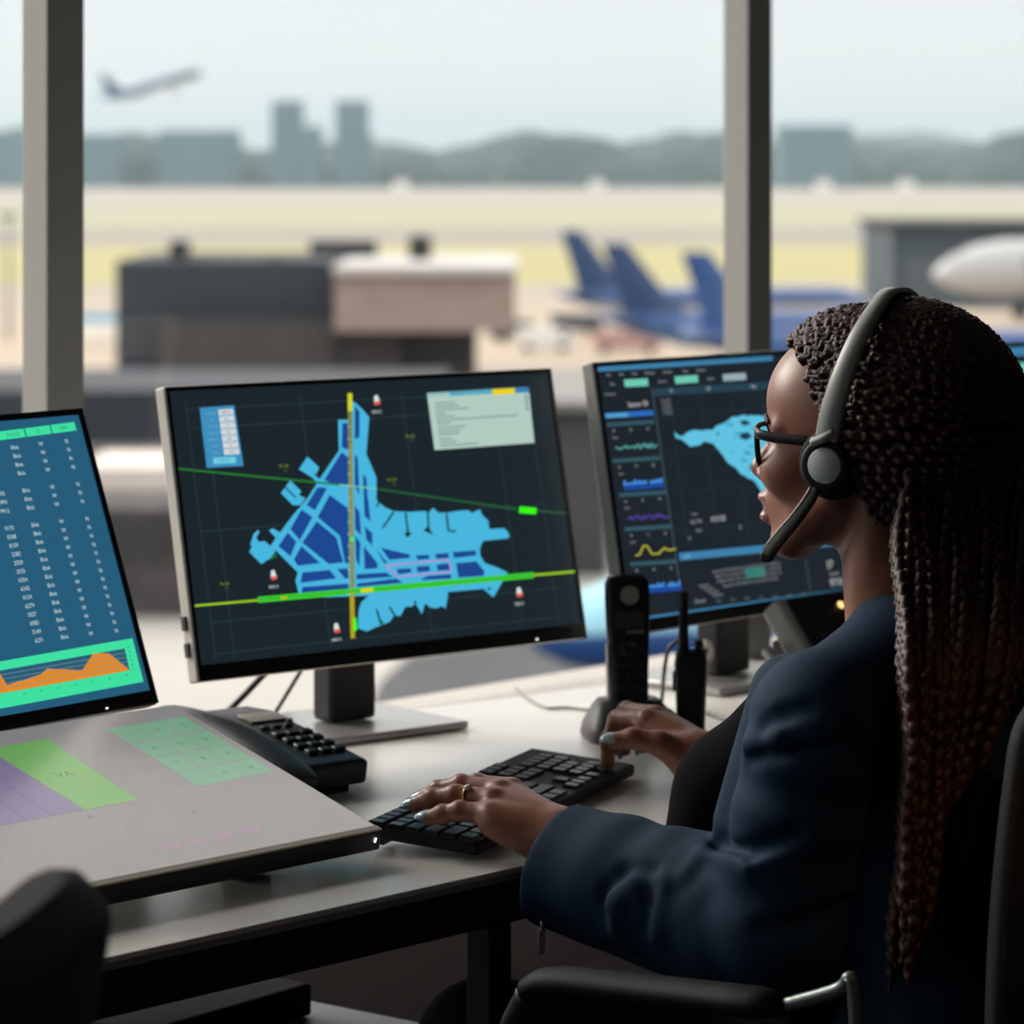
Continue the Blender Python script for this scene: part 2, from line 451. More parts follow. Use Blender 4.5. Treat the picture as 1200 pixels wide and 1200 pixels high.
rd = [at_z(px, py, GZ) for px, py in ((428, 842), (445, 800), (480, 768), (600, 752), (760, 742), (1000, 742), (1300, 750), (1300, 900), (428, 900))]
b = MB(); b.prism([(p.x, p.y) for p in rd], lambda x, y: (x, y, GZ), lambda x, y: (x, y, GZ+.03)); struct('ground_asphalt', b, mat('asphalt', (72, 73, 76), rough=.95, noise=.15, nscale=.2))  # dark asphalt; its tone also stands in for shading beneath the near airliner
m_dark = mat('dark_grey_cladding', (46, 52, 60), rough=.8, noise=.08, nscale=.3)
m_dark2 = mat('charcoal_facade', (62, 60, 61), rough=.85, noise=.12, nscale=.25)
m_brick = mat('pinkish_brown_panels', (146, 130, 123), rough=.8, noise=.10, nscale=.4)
m_roof = mat('pale_roof_membrane', (186, 184, 182), rough=.9, noise=.05, nscale=.3)
m_slate = mat('slate_window_band', (40, 42, 46), rough=.3)
m_white = mat('white_paint', (226, 228, 230), rough=.45)
m_plant = mat('black_roof_plant', (40, 44, 46), rough=.8)
def slab(mb, px0, px1, py0, py1, Y, depth, z0=None, skew=0.):
    """block standing at distance Y whose front covers these pixels; z0: its foot (default from py1)"""
    a = at_y(px0, py0, Y); c = at_y(px1, py1, Y); zb = c.z if z0 is None else z0
    R = Matrix.Rotation(skew, 3, 'Z')
    ctr = Vector(((a.x+c.x)/2, Y, (a.z+zb)/2))+R @ Vector((0, depth/2, 0))
    mb.box(ctr, (c.x-a.x, depth, a.z-zb), R)
    return mb
base = at_y(300, 450, 300)
tb = thing('terminal_building', 'low terminal building, dark grey wing beside a pinkish brown block under pale roof', 'building', (base.x, 300, GZ))
slab(MB(), 136, 392, 306, 400, 296, 30, z0=GZ).build('dark_wing', m_dark, tb)
w_ = MB(); slab(w_, 188, 392, 376, 460, 293, 3, z0=GZ); w_.build('lower_storey', m_dark2, tb)
w_ = MB(); slab(w_, 392, 604, 318, 388, 290, 34); w_.build('upper_block', m_brick, tb)
w_ = MB(); slab(w_, 470, 556, 386, 460, 297, 20, z0=GZ); slab(w_, 392, 470, 386, 460, 294, 20, z0=GZ); w_.build('ground_storey', m_dark2, tb)
w_ = MB(); slab(w_, 390, 606, 312, 321, 289, 37); w_.build('roof', m_roof, tb)
for (x0, x1, y0, y1, Y) in ((198, 217, 283, 308, 302), (363, 440, 283, 312, 318), (479, 504, 277, 312, 308), (316, 326, 302, 308, 300)):
    w_ = MB(); slab(w_, x0, x1, y0, y1, Y, 5); w_.build('roof_plant', m_plant, tb)

# nearer low hall: dark front, pale plant room on its roof
hall = thing('service_hall', 'long dark flat-roofed hall in front of the terminal', 'building', (-8, 150, GZ))
w_ = MB(); slab(w_, -260, 545, 596, 712, 150, 34, z0=GZ); w_.build('front_block', m_dark2, hall)
w_ = MB(); slab(w_, -260, 520, 458, 560, 190, 20, z0=GZ); w_.build('rear_block', m_dark, hall)
w_ = MB(); slab(w_, 96, 205, 548, 596, 158, 9); w_.build('plant_room', mat('cream_render', (215, 205, 196), rough=.85), hall)
w_ = MB()
for x in (0, 40, 80, 120, 160, 200, 240): slab(w_, x+6, x+30, 612, 655, 149.8, .4)
w_.build('window_band', m_slate, hall)
blk = thing('cargo_building', 'tall charcoal cargo building between the two operator monitors', 'building', (9, 165, GZ))
w_ = MB(); slab(w_, 556, 712, 478, 640, 165, 24, z0=GZ); w_.build('wall_block', mat('charcoal_panel', (66, 66, 68), rough=.8, noise=.1, nscale=.3), blk)
w_ = MB(); slab(w_, 553, 716, 470, 480, 164, 26); w_.build('roof_edge', mat('grey_parapet', (128, 126, 124), rough=.8), blk)
hg = thing('hangar', 'dark grey hangar behind the white aircraft', 'building', (at_y(1180, 300, 470).x, 470, GZ))
w_ = MB(); slab(w_, 1045, 1420, 268, 380, 470, 40, z0=GZ); w_.build('wall_block', mat('blue_grey_hangar_wall', (58, 70, 78), rough=.8, noise=.08, nscale=.2), hg)
w_ = MB(); slab(w_, 1043, 1425, 261, 270, 469, 44); w_.build('roof_edge', m_plant, hg)
w_ = MB()
for k in range(4): slab(w_, 1060+k*85, 1135+k*85, 300, 385, 469.8, .6, z0=GZ)
w_.build('door_panel', mat('hangar_door', (74, 84, 90), rough=.7), hg)

# aircraft: x forward, y left, z up, metres, origin under the nose-to-tail middle on the ground
def aircraft(name, label, M, top, belly, tail, gear=True, group=None, span=1.):
    root = thing(name, label, 'aircraft', M.translation, group)
    mt = [mat('aircraft_top_%s' % top[0], top[1], rough=.35, coat=.3), mat('aircraft_belly_%s' % belly[0], belly[1], rough=.35, coat=.3)]
    mtail = mat('aircraft_tail_%s' % tail[0], tail[1], rough=.35, coat=.3)
    zc = 3.6; n = 24; prof = [(19, .05, -.5), (18.6, .55, -.45), (17.6, 1.15, -.3), (16, 1.65, -.12), (14, 1.88, 0), (-6, 1.9, 0), (-11, 1.6, .3), (-15, 1.0, .85), (-18, .45, 1.25), (-19, .12, 1.35)]
    b = MB(M); rings = [[(x, math.cos(2*math.pi*k/n)*r, zc+dz+math.sin(2*math.pi*k/n)*r*1.03) for k in range(n)] for x, r, dz in prof]
    b.rings(rings)
    Mi = M.inverted()
    for f in b.bm.faces:
        c = Mi @ f.calc_center_median()
        f.material_index = 0 if c.z > zc-.25+max(0, -6-c.x)*.06 else 1
    fus = b.build('fuselage', mt, root)
    b = MB(M)
    b.box((3.2, 0, zc+.42), (19.5, 3.86, .36))
    b.build('cabin_glazing', m_slate, fus)
    b = MB(M); b.box((17.35, 0, zc+.55), (.9, 1.5, .4), Matrix.Rotation(.55, 3, 'Y')); b.build('cockpit_window', m_slate, fus)
    def wing(nm, x0, c0, x1, c1, y0, y1, z0, z1, th, m):
        for s in (-1, 1):
            b = MB(M); R = []
            for (x, c, y, z, t) in ((x0, c0, y0*s, z0, th), (x1, c1, y1*s, z1, th*.35)):
                R.append([(x+c*.5, y, z), (x+c*.3, y, z+t*.5), (x-c*.1, y, z+t*.4), (x-c*.5, y, z), (x-c*.1, y, z-t*.35), (x+c*.3, y, z-t*.4)])
            b.rings(R, smooth=False); b.build(nm, m, root)
    wing('wing', 1.2, 6.5, -5.2, 1.6, 1.2, 17*span, zc-1.0, zc+.6, .7, mat('wing_grey', (176, 182, 188), rough=.4))
    wing('tailplane', -15.6, 3.4, -18.6, 1.2, .6, 6.8, zc+1.1, zc+1.7, .35, mtail)
    b = MB(M); b.rings([[(x+c*.5, 0, z), (x+c*.15, t, z), (x-c*.5, 0, z), (x+c*.15, -t, z)] for x, c, z, t in ((-13.2, 7.2, zc+1.3, .3), (-14.6, 4.9, zc+3.2, .26), (-17.6, 2.4, zc+8.6, .12))], smooth=False)
    b.build('tail_fin', mtail, root)
    for s in (-1, 1):
        b = MB(M); b.lathe((4.6, s*5.2, zc-2.0), (-1, 0, 0), [(0, .85), (.15, 1.0), (1.6, 1.08), (3.2, .9), (4.2, .55), (4.25, .02)], 20)
        b.box((2.4, s*5.2, zc-1.05), (2.8, .25, .9)); b.build('engine', mt[1], root)
    if gear:
        for x, y in ((13, 0), (-1.2, 2.7), (-1.2, -2.7)):
            b = MB(M); b.cyl((x, y, zc-1.6), (x, y, .5), .12); g = b.build('landing_gear', m_plant, root)
            b = MB(M)
            for s in (-.28, .28): b.cyl((x, y+s-.12, .52), (x, y+s+.12, .52), .52)
            b.build('wheel', mat('tyre_rubber', (26, 26, 28), rough=.9), g)
    return root
def air_frame(px, py_ground, yaw, Y=None, pitch=0., z=None):
    Y = Y or 80000/(py_ground-190)
    o = Vector(((px-600)/F*Y, Y, GZ if z is None else z))
    R = Matrix.Rotation(yaw, 4, 'Z') @ Matrix.Rotation(-pitch, 4, 'Y')
    return Matrix.Translation(o) @ R
BL = ('royal_blue', (28, 72, 132)); SKY_B = ('sky_blue', (62, 112, 156)); WH = ('white', (176, 178, 180)); NV = ('deep_blue', (26, 60, 104)); TL = ('teal_blue', (14, 70, 110))
GRP = 'blue airliners parked beyond the terminal'
# nose points right and a little away; the fins stand towards the terminal
def parked(px_fin, py_fin, Y, yaw, label, top, belly, tail):
    M = air_frame(600, 400, yaw, Y)
    tip = M @ Vector((-17.6, 0, 12.2)); want = at_y(px_fin, py_fin, Y)
    k = Matrix.Translation(Vector((want.x-tip.x, 0, 0)))
    return aircraft('parked_airliner', label, k @ M, top, belly, tail, group=None)
parked(668, 281, 392, .25, 'blue airliner farthest from the window post, its fin beside the terminal', BL, WH, NV)
parked(719, 297, 330, .12, 'blue and sky blue airliner, middle of the three parked fins', BL, SKY_B, NV)
parked(815, 318, 296, -.05, 'royal blue airliner whose fin stands nearest the window post', BL, SKY_B, BL)
aircraft('parked_airliner', 'blue airliner on the stand below the cargo building', air_frame(1240, 800, math.pi+.04, 122), ('pale_cyan', (150, 205, 226)), BL, BL)  # blue fuselage; the reflection along its top is painted in as pale cyan
aircraft('white_airliner', 'large white airliner parked in front of the dark hangar', air_frame(1095+35*4000/430, 410, math.pi-.04, 430) @ Matrix.Scale(1.85, 4), WH, WH, WH)
aircraft('climbing_airliner', 'blue and white airliner taking off over the city skyline', Matrix.Translation(at_y(180, 102, 1330)) @ Matrix.Rotation(.62, 4, 'Z') @ Matrix.Rotation(-.27, 4, 'Y') @ Matrix.Rotation(.12, 4, 'X') @ Matrix.Scale(1.22, 4) @ Matrix.Translation((0, 0, -3.6)), TL, WH, TL, gear=False)

# service vehicles on the apron
def van(px, py, label, body, L=6., yaw=0., cat='van'):
    Y = 80000/(py-190); o = Vector(((px-600)/F*Y, Y, GZ)); M = Matrix.Translation(o) @ Matrix.Rotation(yaw, 4, 'Z')
    t = thing('service_van' if cat == 'van' else 'service_truck', label, cat, o)
    b = MB(M); b.prism([(-L/2, .5), (L/2, .5), (L/2, 1.4), (L/2-.9, 2.4), (-L/2, 2.5)], lambda x, z: (x, -1, z), lambda x, z: (x, 1, z), bevel=.12)
    b.build('body', mat('vehicle_%d_%d_%d' % body, body, rough=.4), t)
    b = MB(M); b.box((L/2-.95, 0, 1.85), (.9, 2.04, .6)); b.build('cab_window', m_slate, t)
    for x in (-L/2+1.1, L/2-1.2):
        for s in (-1, 1):
            b = MB(M); b.cyl((x, s*.75, .42), (x, s*1.03, .42), .42); b.build('wheel', mat('tyre_rubber', (26, 26, 28)), t)
van(600, 400, 'small dark tug standing right of the terminal', (70, 74, 80), 5, .4)
van(676, 392, 'grey van on the apron before the parked fins', (92, 98, 104), 6, .2)
van(735, 414, 'red-grey van close above the far monitor', (176, 140, 136), 7, .1)
van(640, 412, 'white van on the apron near the terminal corner', (226, 226, 224), 6, -.1)
van(140, 406, 'white truck beside the dark terminal wing', (236, 232, 224), 13, 0, 'truck')
van(120, 392, 'pale blue van behind the white truck', (110, 168, 200), 9, 0)
van(205, 640, 'white van in front of the service hall, beside the map monitor', (230, 232, 234), 5, 1.2)
for i, (px, py, h) in enumerate(((10, 400, 14), (1030, 402, 13))):
    Y = 80000/(py-190); x = (px-600)/F*Y
    t = thing('floodlight_mast', ['thin floodlight mast left of the pale window post', 'thin floodlight mast at the hangar corner'][i], 'mast', (x, Y, GZ))
    b = MB(); b.tube([(x, Y, GZ), (x, Y, GZ+h)], [.22, .12], 8); b.build('pole', m_plant, t)
    b = MB(); b.box((x, Y, GZ+h), (1.8, .5, .5)); b.build('lamp_head', m_plant, t)

# far side of the field: wooded rise and the city
m_leaf = mat('dark_green_foliage', (34, 56, 56), rough=.95, noise=.3, nscale=.02)
m_bldg = mat('far_concrete', (98, 112, 118), rough=.9, noise=.06, nscale=.02)
m_tower = mat('far_tower_cladding', (62, 92, 104), rough=.8)
b = MB()
for k in range(420):
    px = random.uniform(-160, 1360); Y = random.uniform(2700, 3300)
    hgt = {0: 36, 1: 30, 2: 26}[k % 3]*random.uniform(.75, 1.2)*(1+.18*math.sin(px*.011)+.14*math.sin(px*.031+1))
    b.ball(((px-600)/F*Y, Y, GZ), (random.uniform(35, 75), 40, hgt), nu=9, nv=7)
tag(b.build('treeline', m_leaf), 'hazy belt of trees along the far side of the airfield', 'trees', kind='stuff')
def ridge(name, pts, Y, m):
    b = MB(); P = [at_y(px, py, Y) for px, py in spline([(x, y, 0) for x, y in pts], 6) for px, py in [(px, py)]] if False else [at_y(v.x, v.y, Y) for v in spline([(x, y, 0) for x, y in pts], 6)]
    R = []
    for p in P: R.append([(p.x, Y-500, GZ), (p.x, Y-120, GZ+(p.z-GZ)*.75), (p.x, Y, p.z), (p.x, Y+400, GZ+(p.z-GZ)*.6), (p.x, Y+900, GZ)])
    b.rings(R); return struct(name, b, m)
ridge('hill_1', [(380, 186), (420, 172), (450, 166), (480, 170), (520, 178), (575, 182), (612, 172), (640, 158), (680, 162), (720, 172), (770, 176), (830, 164), (880, 164), (960, 160), (1040, 156), (1080, 154), (1130, 162), (1180, 172), (1260, 166), (1400, 172)], 4300, m_leaf)
ridge('hill_2', [(-300, 178), (-60, 176), (60, 172), (180, 176), (300, 180), (380, 184), (460, 190)], 4300, m_leaf)
def far_building(px0, px1, py0, Y, label, m, steps=()):
    a = at_y((px0+px1)/2, py0, Y)
    t = thing('far_building' if not steps else 'far_tower', label, 'building', (a.x, Y, GZ))
    slab(MB(), px0, px1, py0, 205, Y, 60, z0=GZ).build('main_block', m, t)
    for x0, x1, y0 in steps: slab(MB(), x0, x1, y0, 205, Y-4, 40, z0=GZ).build('side_block', m, t)
far_building(318, 351, 118, 2600, 'hazy tower with a lower wing, beside its twin on the skyline', m_tower, ((349, 375, 148),))
far_building(393, 429, 118, 2600, 'hazy slab tower right of its twin on the skyline', m_tower, ((426, 436, 158),))
far_building(-60, 140, 157, 2650, 'long hazy block seen either side of the pale window post', m_tower)
far_building(186, 276, 153, 2640, 'hazy flat block under the climbing airliner', m_tower)
far_building(915, 1000, 147, 2600, 'hazy flat block right of the dark window post', m_tower)
far_building(612, 690, 162, 2700, 'low hazy block on the rise in the middle of the skyline', m_bldg)
for px, py, lab in ((700, 200, 'small pale house under the middle rise'), (965, 195, 'small pale house right of the window post'), (1062, 208, 'small white house at the far field edge'), (470, 200, 'small pale house right of the twin towers')):
    a = at_y(px, py, 2500)
    t = thing('far_house', lab, 'house', (a.x, 2500, GZ))
    b = MB(); b.box((a.x, 2500, GZ+3), (11, 9, 6)); b.build('walls', m_white, t)
    b = MB(); b.prism([(-5, 0), (5, 0), (0, 4)], lambda x, z: (a.x+x, 2495, GZ+6+z), lambda x, z: (a.x+x, 2505, GZ+6+z)); b.build('roof', m_brick, t)
# the haze over the field: real scattering air
b = MB(); b.box((0, 3225, GZ+150), (9000, 6000, 304))
hz = b.build('outside_haze', []); hm = bpy.data.materials.new('haze_air'); hm.use_nodes = True; nt = hm.node_tree
for n_ in list(nt.nodes):
    if n_.type != 'OUTPUT_MATERIAL': nt.nodes.remove(n_)
vsn = nt.nodes.new('ShaderNodeVolumeScatter'); vsn.inputs['Color'].default_value = (.68, .88, 1, 1); vsn.inputs['Density'].default_value = .00008; vsn.inputs['Anisotropy'].default_value = .3
nt.links.new(vsn.outputs[0], nt.nodes['Material Output'].inputs['Volume']); hz.data.materials.append(hm)
tag(hz, 'thin blue haze over the whole airfield', 'haze', kind='stuff')

# ------------------------------------------------------------------ the desk and what stands on it
DZ = .73
def desk_pt(px, py, z=DZ):
    p = at_z(px, py, z); return Vector((p.x, p.y))
DD = Vector((.683, .7304)); DN = Vector((.7304, -.683))               # along the desk's front edge, towards the sitter
f0, f1 = desk_pt(110, 1125), desk_pt(790, 976)
bk0, bk1 = desk_pt(472, 833), desk_pt(713, 803)
ddir = (bk1-bk0).normalized()
m_desk = mat('pale_grey_laminate', (234, 231, 224), rough=.28, spec=.5, noise=.035, nscale=3, stretch=(1, 6, 1))
m_edge = mat('grey_edge_band', (150, 147, 143), rough=.5)
m_steel = mat('black_powder_coated_steel', (30, 30, 32), rough=.5)
m_black = mat('black_plastic', (24, 25, 27), rough=.42)
m_black_m = mat('matt_black_plastic', (20, 21, 23), rough=.62)
m_grey = mat('silver_plastic', (196, 191, 184), rough=.45)
m_silver = mat('brushed_silver', (176, 175, 173), rough=.35, metal=.6)
nb = Vector((-ddir.y, ddir.x))
top = [f0-DD*.75, f1+DD*1.1, bk1+ddir*1.08+nb*.16, bk1+ddir*.35, bk1, bk0, bk0-ddir*.85]
desk = thing('desk', 'long pale control desk with black steel underframe', 'desk', (f1.x, f1.y, 0))
b = MB(); b.prism([tuple(p) for p in top], lambda x, y: (x, y, DZ-.006), lambda x, y: (x, y, DZ), bevel=.0015); tp = b.build('desktop', m_desk, desk)
b = MB(); b.prism([tuple(p) for p in top], lambda x, y: (x, y, DZ-.012), lambda x, y: (x, y, DZ-.0062)); b.build('edge_band', m_edge, tp)
def desk_bar(name, p, q, z0, z1, th, mb=None):
    p, q = Vector(p), Vector(q); d = (q-p).normalized(); n = Vector((-d.y, d.x)) if mb is None else mb
    b = MB(); b.prism([tuple(p), tuple(q), tuple(q+n*th), tuple(p+n*th)], lambda x, y: (x, y, z0), lambda x, y: (x, y, z1), bevel=.002)
    return b.build(name, m_steel, desk)
ins = -DN*.003
desk_bar('front_rail', f0-DD*.74+ins, f1+DD*1.08+ins, DZ-.055, DZ-.0125, .04)
desk_bar('back_rail', bk0-ddir*.80, bk1+ddir*.95, DZ-.055, DZ-.0125, -.04, Vector((-ddir.y, ddir.x)))
legc = [at_z(536, 1090, .66)]
lp = Vector((legc[0].x, legc[0].y))
for p in (Vector((f1.x, f1.y))+DD*((lp-f1).dot(DD))+ins*8, f0-DD*.66+ins*8, f1+DD*1.0+ins*8, bk0-ddir*.72+DN*.03, bk1+ddir*.95+DN*.03):
    b = MB(); b.box((p.x, p.y, (DZ-.056)/2), (.032, .032, DZ-.056), rotz(math.atan2(DD.y, DD.x)), bevel=.002); b.build('leg', m_steel, desk)

# low pedestal under the desk with a flat black box on it
pe = Vector(at_z(300, 1162, .45)[:2]); pe2 = Vector(at_z(500, 1202, .45)[:2]); pd = (pe2-pe).normalized(); pn = Vector((-pd.y, pd.x))
if pn.x > 0: pn = -pn
ped = thing('pedestal', 'low grey-topped pedestal under the desk', 'cabinet', (pe.x, pe.y, 0))
q = [pe-pd*.0, pe+pd*.27, pe+pd*.27+pn*.42, pe+pn*.42]
b = MB(); b.prism([tuple(x) for x in q], lambda x, y: (x, y, .0), lambda x, y: (x, y, .428)); b.build('carcass', m_black_m, ped)
b = MB(); b.prism([tuple(x+(x-(pe+pd*.135+pn*.21))*.04) for x in q], lambda x, y: (x, y, .43), lambda x, y: (x, y, .45), bevel=.003); b.build('top', mat('blue_grey_laminate', (120, 128, 136), rough=.5), ped)
q0 = Vector(at_z(302, 1172, .45)[:2])-pd*.0; q = [q0, q0+pd*.10, q0+pd*.10+pn*.28, q0+pn*.28]
for i in range(4): q[i] = q[i]+pn*.02
bx = thing('docking_box', 'flat black equipment box lying on the pedestal', 'box', (q0.x, q0.y, .45))
b = MB(); b.prism([tuple(x) for x in q], lambda x, y: (x, y, .451), lambda x, y: (x, y, .488), bevel=.004); b.build('case', mat('black_box_paint', (9, 9, 10), rough=.8, spec=.2), bx)
b = MB(); b.prism([tuple(q[0]-pn*.002+pd*.02), tuple(q[0]-pn*.002+pd*.06), tuple(q[0]+pn*.004+pd*.06), tuple(q[0]+pn*.004+pd*.02)], lambda x, y: (x, y, .464), lambda x, y: (x, y, .470)); b.build('port', m_grey, bx)

# ---- monitors
def mon_frame(x, y, z, yaw, tilt):
    yaw, tilt = math.radians(yaw), math.radians(tilt)
    r = Vector((math.cos(yaw), math.sin(yaw), 0)); n0 = Vector((math.sin(yaw), -math.cos(yaw), 0)); Z = Vector((0, 0, 1))
    u = Z*math.cos(tilt)-n0*math.sin(tilt)
    return frame((x, y, z), r, u, n0*math.cos(tilt)+Z*math.sin(tilt)), r, n0
def scaled(c, k):                      # the same quad seen from the camera, k times as far
    return (c[0]*k, c[1]*k, ZC+(c[2]-ZC)*k)
def monitor(label, c, yaw, tilt, W, H, bezel, chin, side, stand=None, group=None, ports=False):
    M, r, n0 = mon_frame(*c, yaw, tilt)
    t = thing('monitor', label, 'monitor', (c[0], c[1], DZ), group)
    b = MB(M)
    b.box((0, 0, -.010), (W, H, .020), bevel=.0025)
    Mi = M.inverted()
    for f in b.bm.faces: f.material_index = 1
    b.mi = 0
    b.box((0, 0, -.032), (W*.80, H*.62, .03), bevel=.008)
    b.build('housing', [m_black_m, side], t)
    b = MB(M); a, h = W/2-.001, H/2-.001; i0, i1, j0, j1 = -W/2+bezel, W/2-bezel, -H/2+chin, H/2-bezel
    for x0, x1, y0, y1 in ((-a, a, -h, j0), (-a, a, j1, h), (-a, i0, j0, j1), (i1, a, j0, j1)):
        b.box(((x0+x1)/2, (y0+y1)/2, .0008), (x1-x0, y1-y0, .0024))
    b.build('bezel', m_black, t)
    b = MB(M)
    b.box((W*.36, -H/2+chin*.3, .0021), (.003, .0016, .0008)); b.build('power_light', mat('white_led', (240, 240, 250), emit=(235, 240, 255), estr=2.2), t)
    if ports:
        for y in (-.30, -.39): b = MB(M); b.box((-W/2-.001, H*y, -.012), (.004, .016, .008)); b.build('port', m_black, t)
    if stand:
        (sx, sy), (bw, bd), cw = stand
        ang = math.atan2(r.y, r.x); R = rotz(ang)
        b = MB(); b.box((sx, sy, DZ+.006), (bw, bd, .010), R, bevel=.003); b.build('base_plate', m_silver, t)
        cp = Vector((sx, sy, 0))
        zt = c[2]+.02
        b = MB(); b.box((sx, sy, (DZ+.0125+zt)/2), (cw, .04, zt-DZ-.0125), R, bevel=.006); b.build('column', m_black_m, t)
        back = M @ Vector((0, .01, -.045)); b = MB(); b.cyl(back, (sx, sy, zt-.03), .03, .026, 16); b.build('neck', m_black_m, t)
    return t, M
Wm, Hm = .556, .3281
k1 = 1.04; M1c = scaled((-.1486, 3.9403, 1.0202), k1)
m1, M1 = monitor('monitor showing the blue airport map on its dark screen', M1c, 38.7, 12.1, Wm*k1, Hm*k1, .006, .019, m_grey, ((-.207, 4.215), (.235, .20), .07), ports=True)
k3 = 1.04; M3c = scaled((.3073, 4.2814, 1.0285), k3)
m3, M3 = monitor('monitor with dark dashboard and cyan landmass, beyond the cordless phone', M3c, 47, 10.2, Wm*k3, Hm*k3, .006, .017, m_grey, ((.285, 4.60), (.22, .17), .07))
k0 = 1.03; M0c = scaled((-.588, 3.4201, 1.0118), k0)
m0, M0 = monitor('monitor with teal flight table and orange chart, above the flat touch panel', M0c, 52.4, 20.3, Wm*k0, Hm*k0, .008, .016, m_black, ((-.72, 3.60), (.2, .16), .06))
M4c = (M3c[0]+.47, M3c[1]+.52, M3c[2]-.012)
m4, M4 = monitor('monitor mostly hidden behind the braids, teal bar along its top', M4c, 40, 10, Wm*k3, Hm*k3, .006, .017, m_black, ((M4c[0]-.06, M4c[1]+.10), (.2, .15), .06))

# ---- map screen
d = Display(M1); W, H = Wm*k1, Hm*k1
def full(d, W, H, bez, chin, m):
    d.clip = (-W/2+bez, W/2-bez, -H/2+chin, H/2-bez)
    d.loc([(-W/2+bez, -H/2+chin), (W/2-bez, -H/2+chin), (W/2-bez, H/2-bez), (-W/2+bez, H/2-bez)], m, 0.5)
g_bg = glow((27, 38, 44)); cyan = glow((72, 182, 222)); navy = glow((30, 72, 146)); gridc = glow((46, 66, 73))
full(d, W, H, .006, .019, g_bg)
grid = d.layer = 2
for x in (-.262, -.236, -.10, .05, .19, .247):
    d.loc([(x, -.148), (x+.0008, -.148), (x+.0008, .152), (x, .152)], gridc)
for y in (-.141, -.105, .0, .12, .142):
    d.loc([(-.262, y), (.255, y), (.255, y+.0008), (-.262, y+.0008)], gridc)
outline = [(408,472),(415,471),(424,479),(432.5,489),(429,532),(441,560),(441,586),(450,594),(461,599),(478,600),(497,599),(503,600),(507,595),(514,601),(523,601),(535,599),(548,598),(553,601),(562,597),(566,605),(572,610),(573,620),(590,619),(594,622),(597,628),(595,631),(566,634),(563,640),(562,646),(563,652),(568,660),(580,664),(595,671),(578,700),(566,690),(523,694),(525,696),(522,713),(517,710),(512,713),(504,712),(498,707),(494,720),(490,712),(486,708),(482,711),(475,711),(469,722),(462,721),(456,729),(446,733),(438,736),(430,740),(424,738),(419,736),(420,716),(423,706),(432,698),(380,700),(350,696),(346,680),(349,671),(336,658),(323,645),(317,654),(306,661),(299,654),(292,647),(295,640),(293,638),(297,626),(302,621),(304,623),(300,630),(303,635),(310,634),(317,640),(323,630),(315,622),(319,619),(328,624),(343,604),(360,584),(378,556),(397,528),(396,492),(408,492)]
d.poly(outline, cyan, 3)
d.poly([(350,550),(360,535),(374,548),(370,556),(376,563),(372,566),(366,560)], cyan, 3)
d.poly([(329,578),(340,563),(353,576),(350,580),(358,584),(352,592),(343,592)], cyan, 3)
d.line((334,571),(346,583), 1.6, g_bg, 4); d.line((368,556),(373,560), 1.2, g_bg, 4)
fields = [[(400,530),(408,536),(408,569),(389,568),(380,562)],[(372,571),(383,572),(369,598),(359,592)],[(386,580),(408,596),(409,660),(404,660),(398,628),(372,606)],[(371,611),(394,630),(402,659),(385,661),(354,636)],[(353,597),(366,606),(351,633),(340,620)],[(337,624),(347,635),(340,652),(326,640)],[(353,640),(375,660),(349,663),(344,656)],[(354,671),(386,668),(394,678),(352,683)],[(395,667),(408,666),(408,678),(404,678)],[(354,688),(408,684),(408,690),(353,695)],[(417,673),(452,671),(460,676),(418,679)],[(418,684),(464,678),(472,683),(418,688)],[(426,640),(442,660),(442,666),(427,667)],[(416,628),(422,636),(421,664),(417,656)],[(427,584),(431,584),(434,611),(428,606)],[(427,617),(436,625),(436,640),(429,632)],[(446,642),(480,650),(480,654),(456,656)],[(487,651),(502,650),(503,655),(489,656)],[(510,649),(525,648),(526,654),(511,655)],[(530,647),(557,645),(558,651),(532,654)],[(488,664),(503,663),(504,669),(489,671)],[(511,662),(525,660),(528,668),(513,669)],[(465,667),(481,666),(482,671),(466,673)],[(534,660),(558,658),(568,670),(566,675),(537,677)],[(492,680),(500,675),(528,673),(529,678)],[(401,496),(408,496),(408,528),(400,524)],[(415.5,476),(421,482),(421,512),(415.5,515)],[(425,556),(429,560),(432,607),(427,605)],[(415.5,532),(419,537),(421,580),(415.5,570)],[(415.5,592),(421,600),(423,628),(416,620)],[(570,689),(575,688),(574,693)],[(440,643),(454,660),(450,660)]]
for q in fields: d.poly(q, navy, 4)
for a, c_ in (((446,585),(441,594)),((461,600),(448,619)),((475,601),(478,626)),((501,598),(502,622)),((523,602),(525,622)),((441,714),(446,732)),((456,711),(462,721)),((486,704),(487,711))): d.line(a, c_, 2.2, g_bg, 5)
d.poly([(474,624),(482,624),(479,629),(475,629)], g_bg, 5); d.poly([(496,622),(501,617),(508,627)], g_bg, 5); d.line((525,622),(534,623), 2.2, g_bg, 5)
d.poly([(446,733),(444,724),(450,730)], glow((20, 120, 70)), 5); d.poly([(315,657),(322,648),(325,652)], glow((20, 110, 60)), 5)
pink = glow((205, 110, 205)); grn = glow((62, 205, 42)); dgrn = glow((40, 120, 48)); ygr = glow((150, 200, 30)); oliv = glow((128, 130, 62)); yel = glow((214, 214, 30)); brt = glow((58, 255, 20)); wht = glow((215, 225, 222)); red = glow((225, 90, 70))
d.path([(452,663),(525,656),(528,670),(466,676),(452,663)], 1.4, pink, 6)
d.line((409.5,461),(413,748), 5, oliv, 6); d.line((409.6,461),(410,482), 5.2, yel, 7); d.line((411.8,690),(413,748), 5.2, glow((176, 160, 30)), 7); d.line((411,520),(411.8,690), 1.2, glow((170, 160, 60)), 7)
for y in range(500, 700, 14): d.line((407,y),(410,y), 1.3, glow((150, 200, 200)), 7)
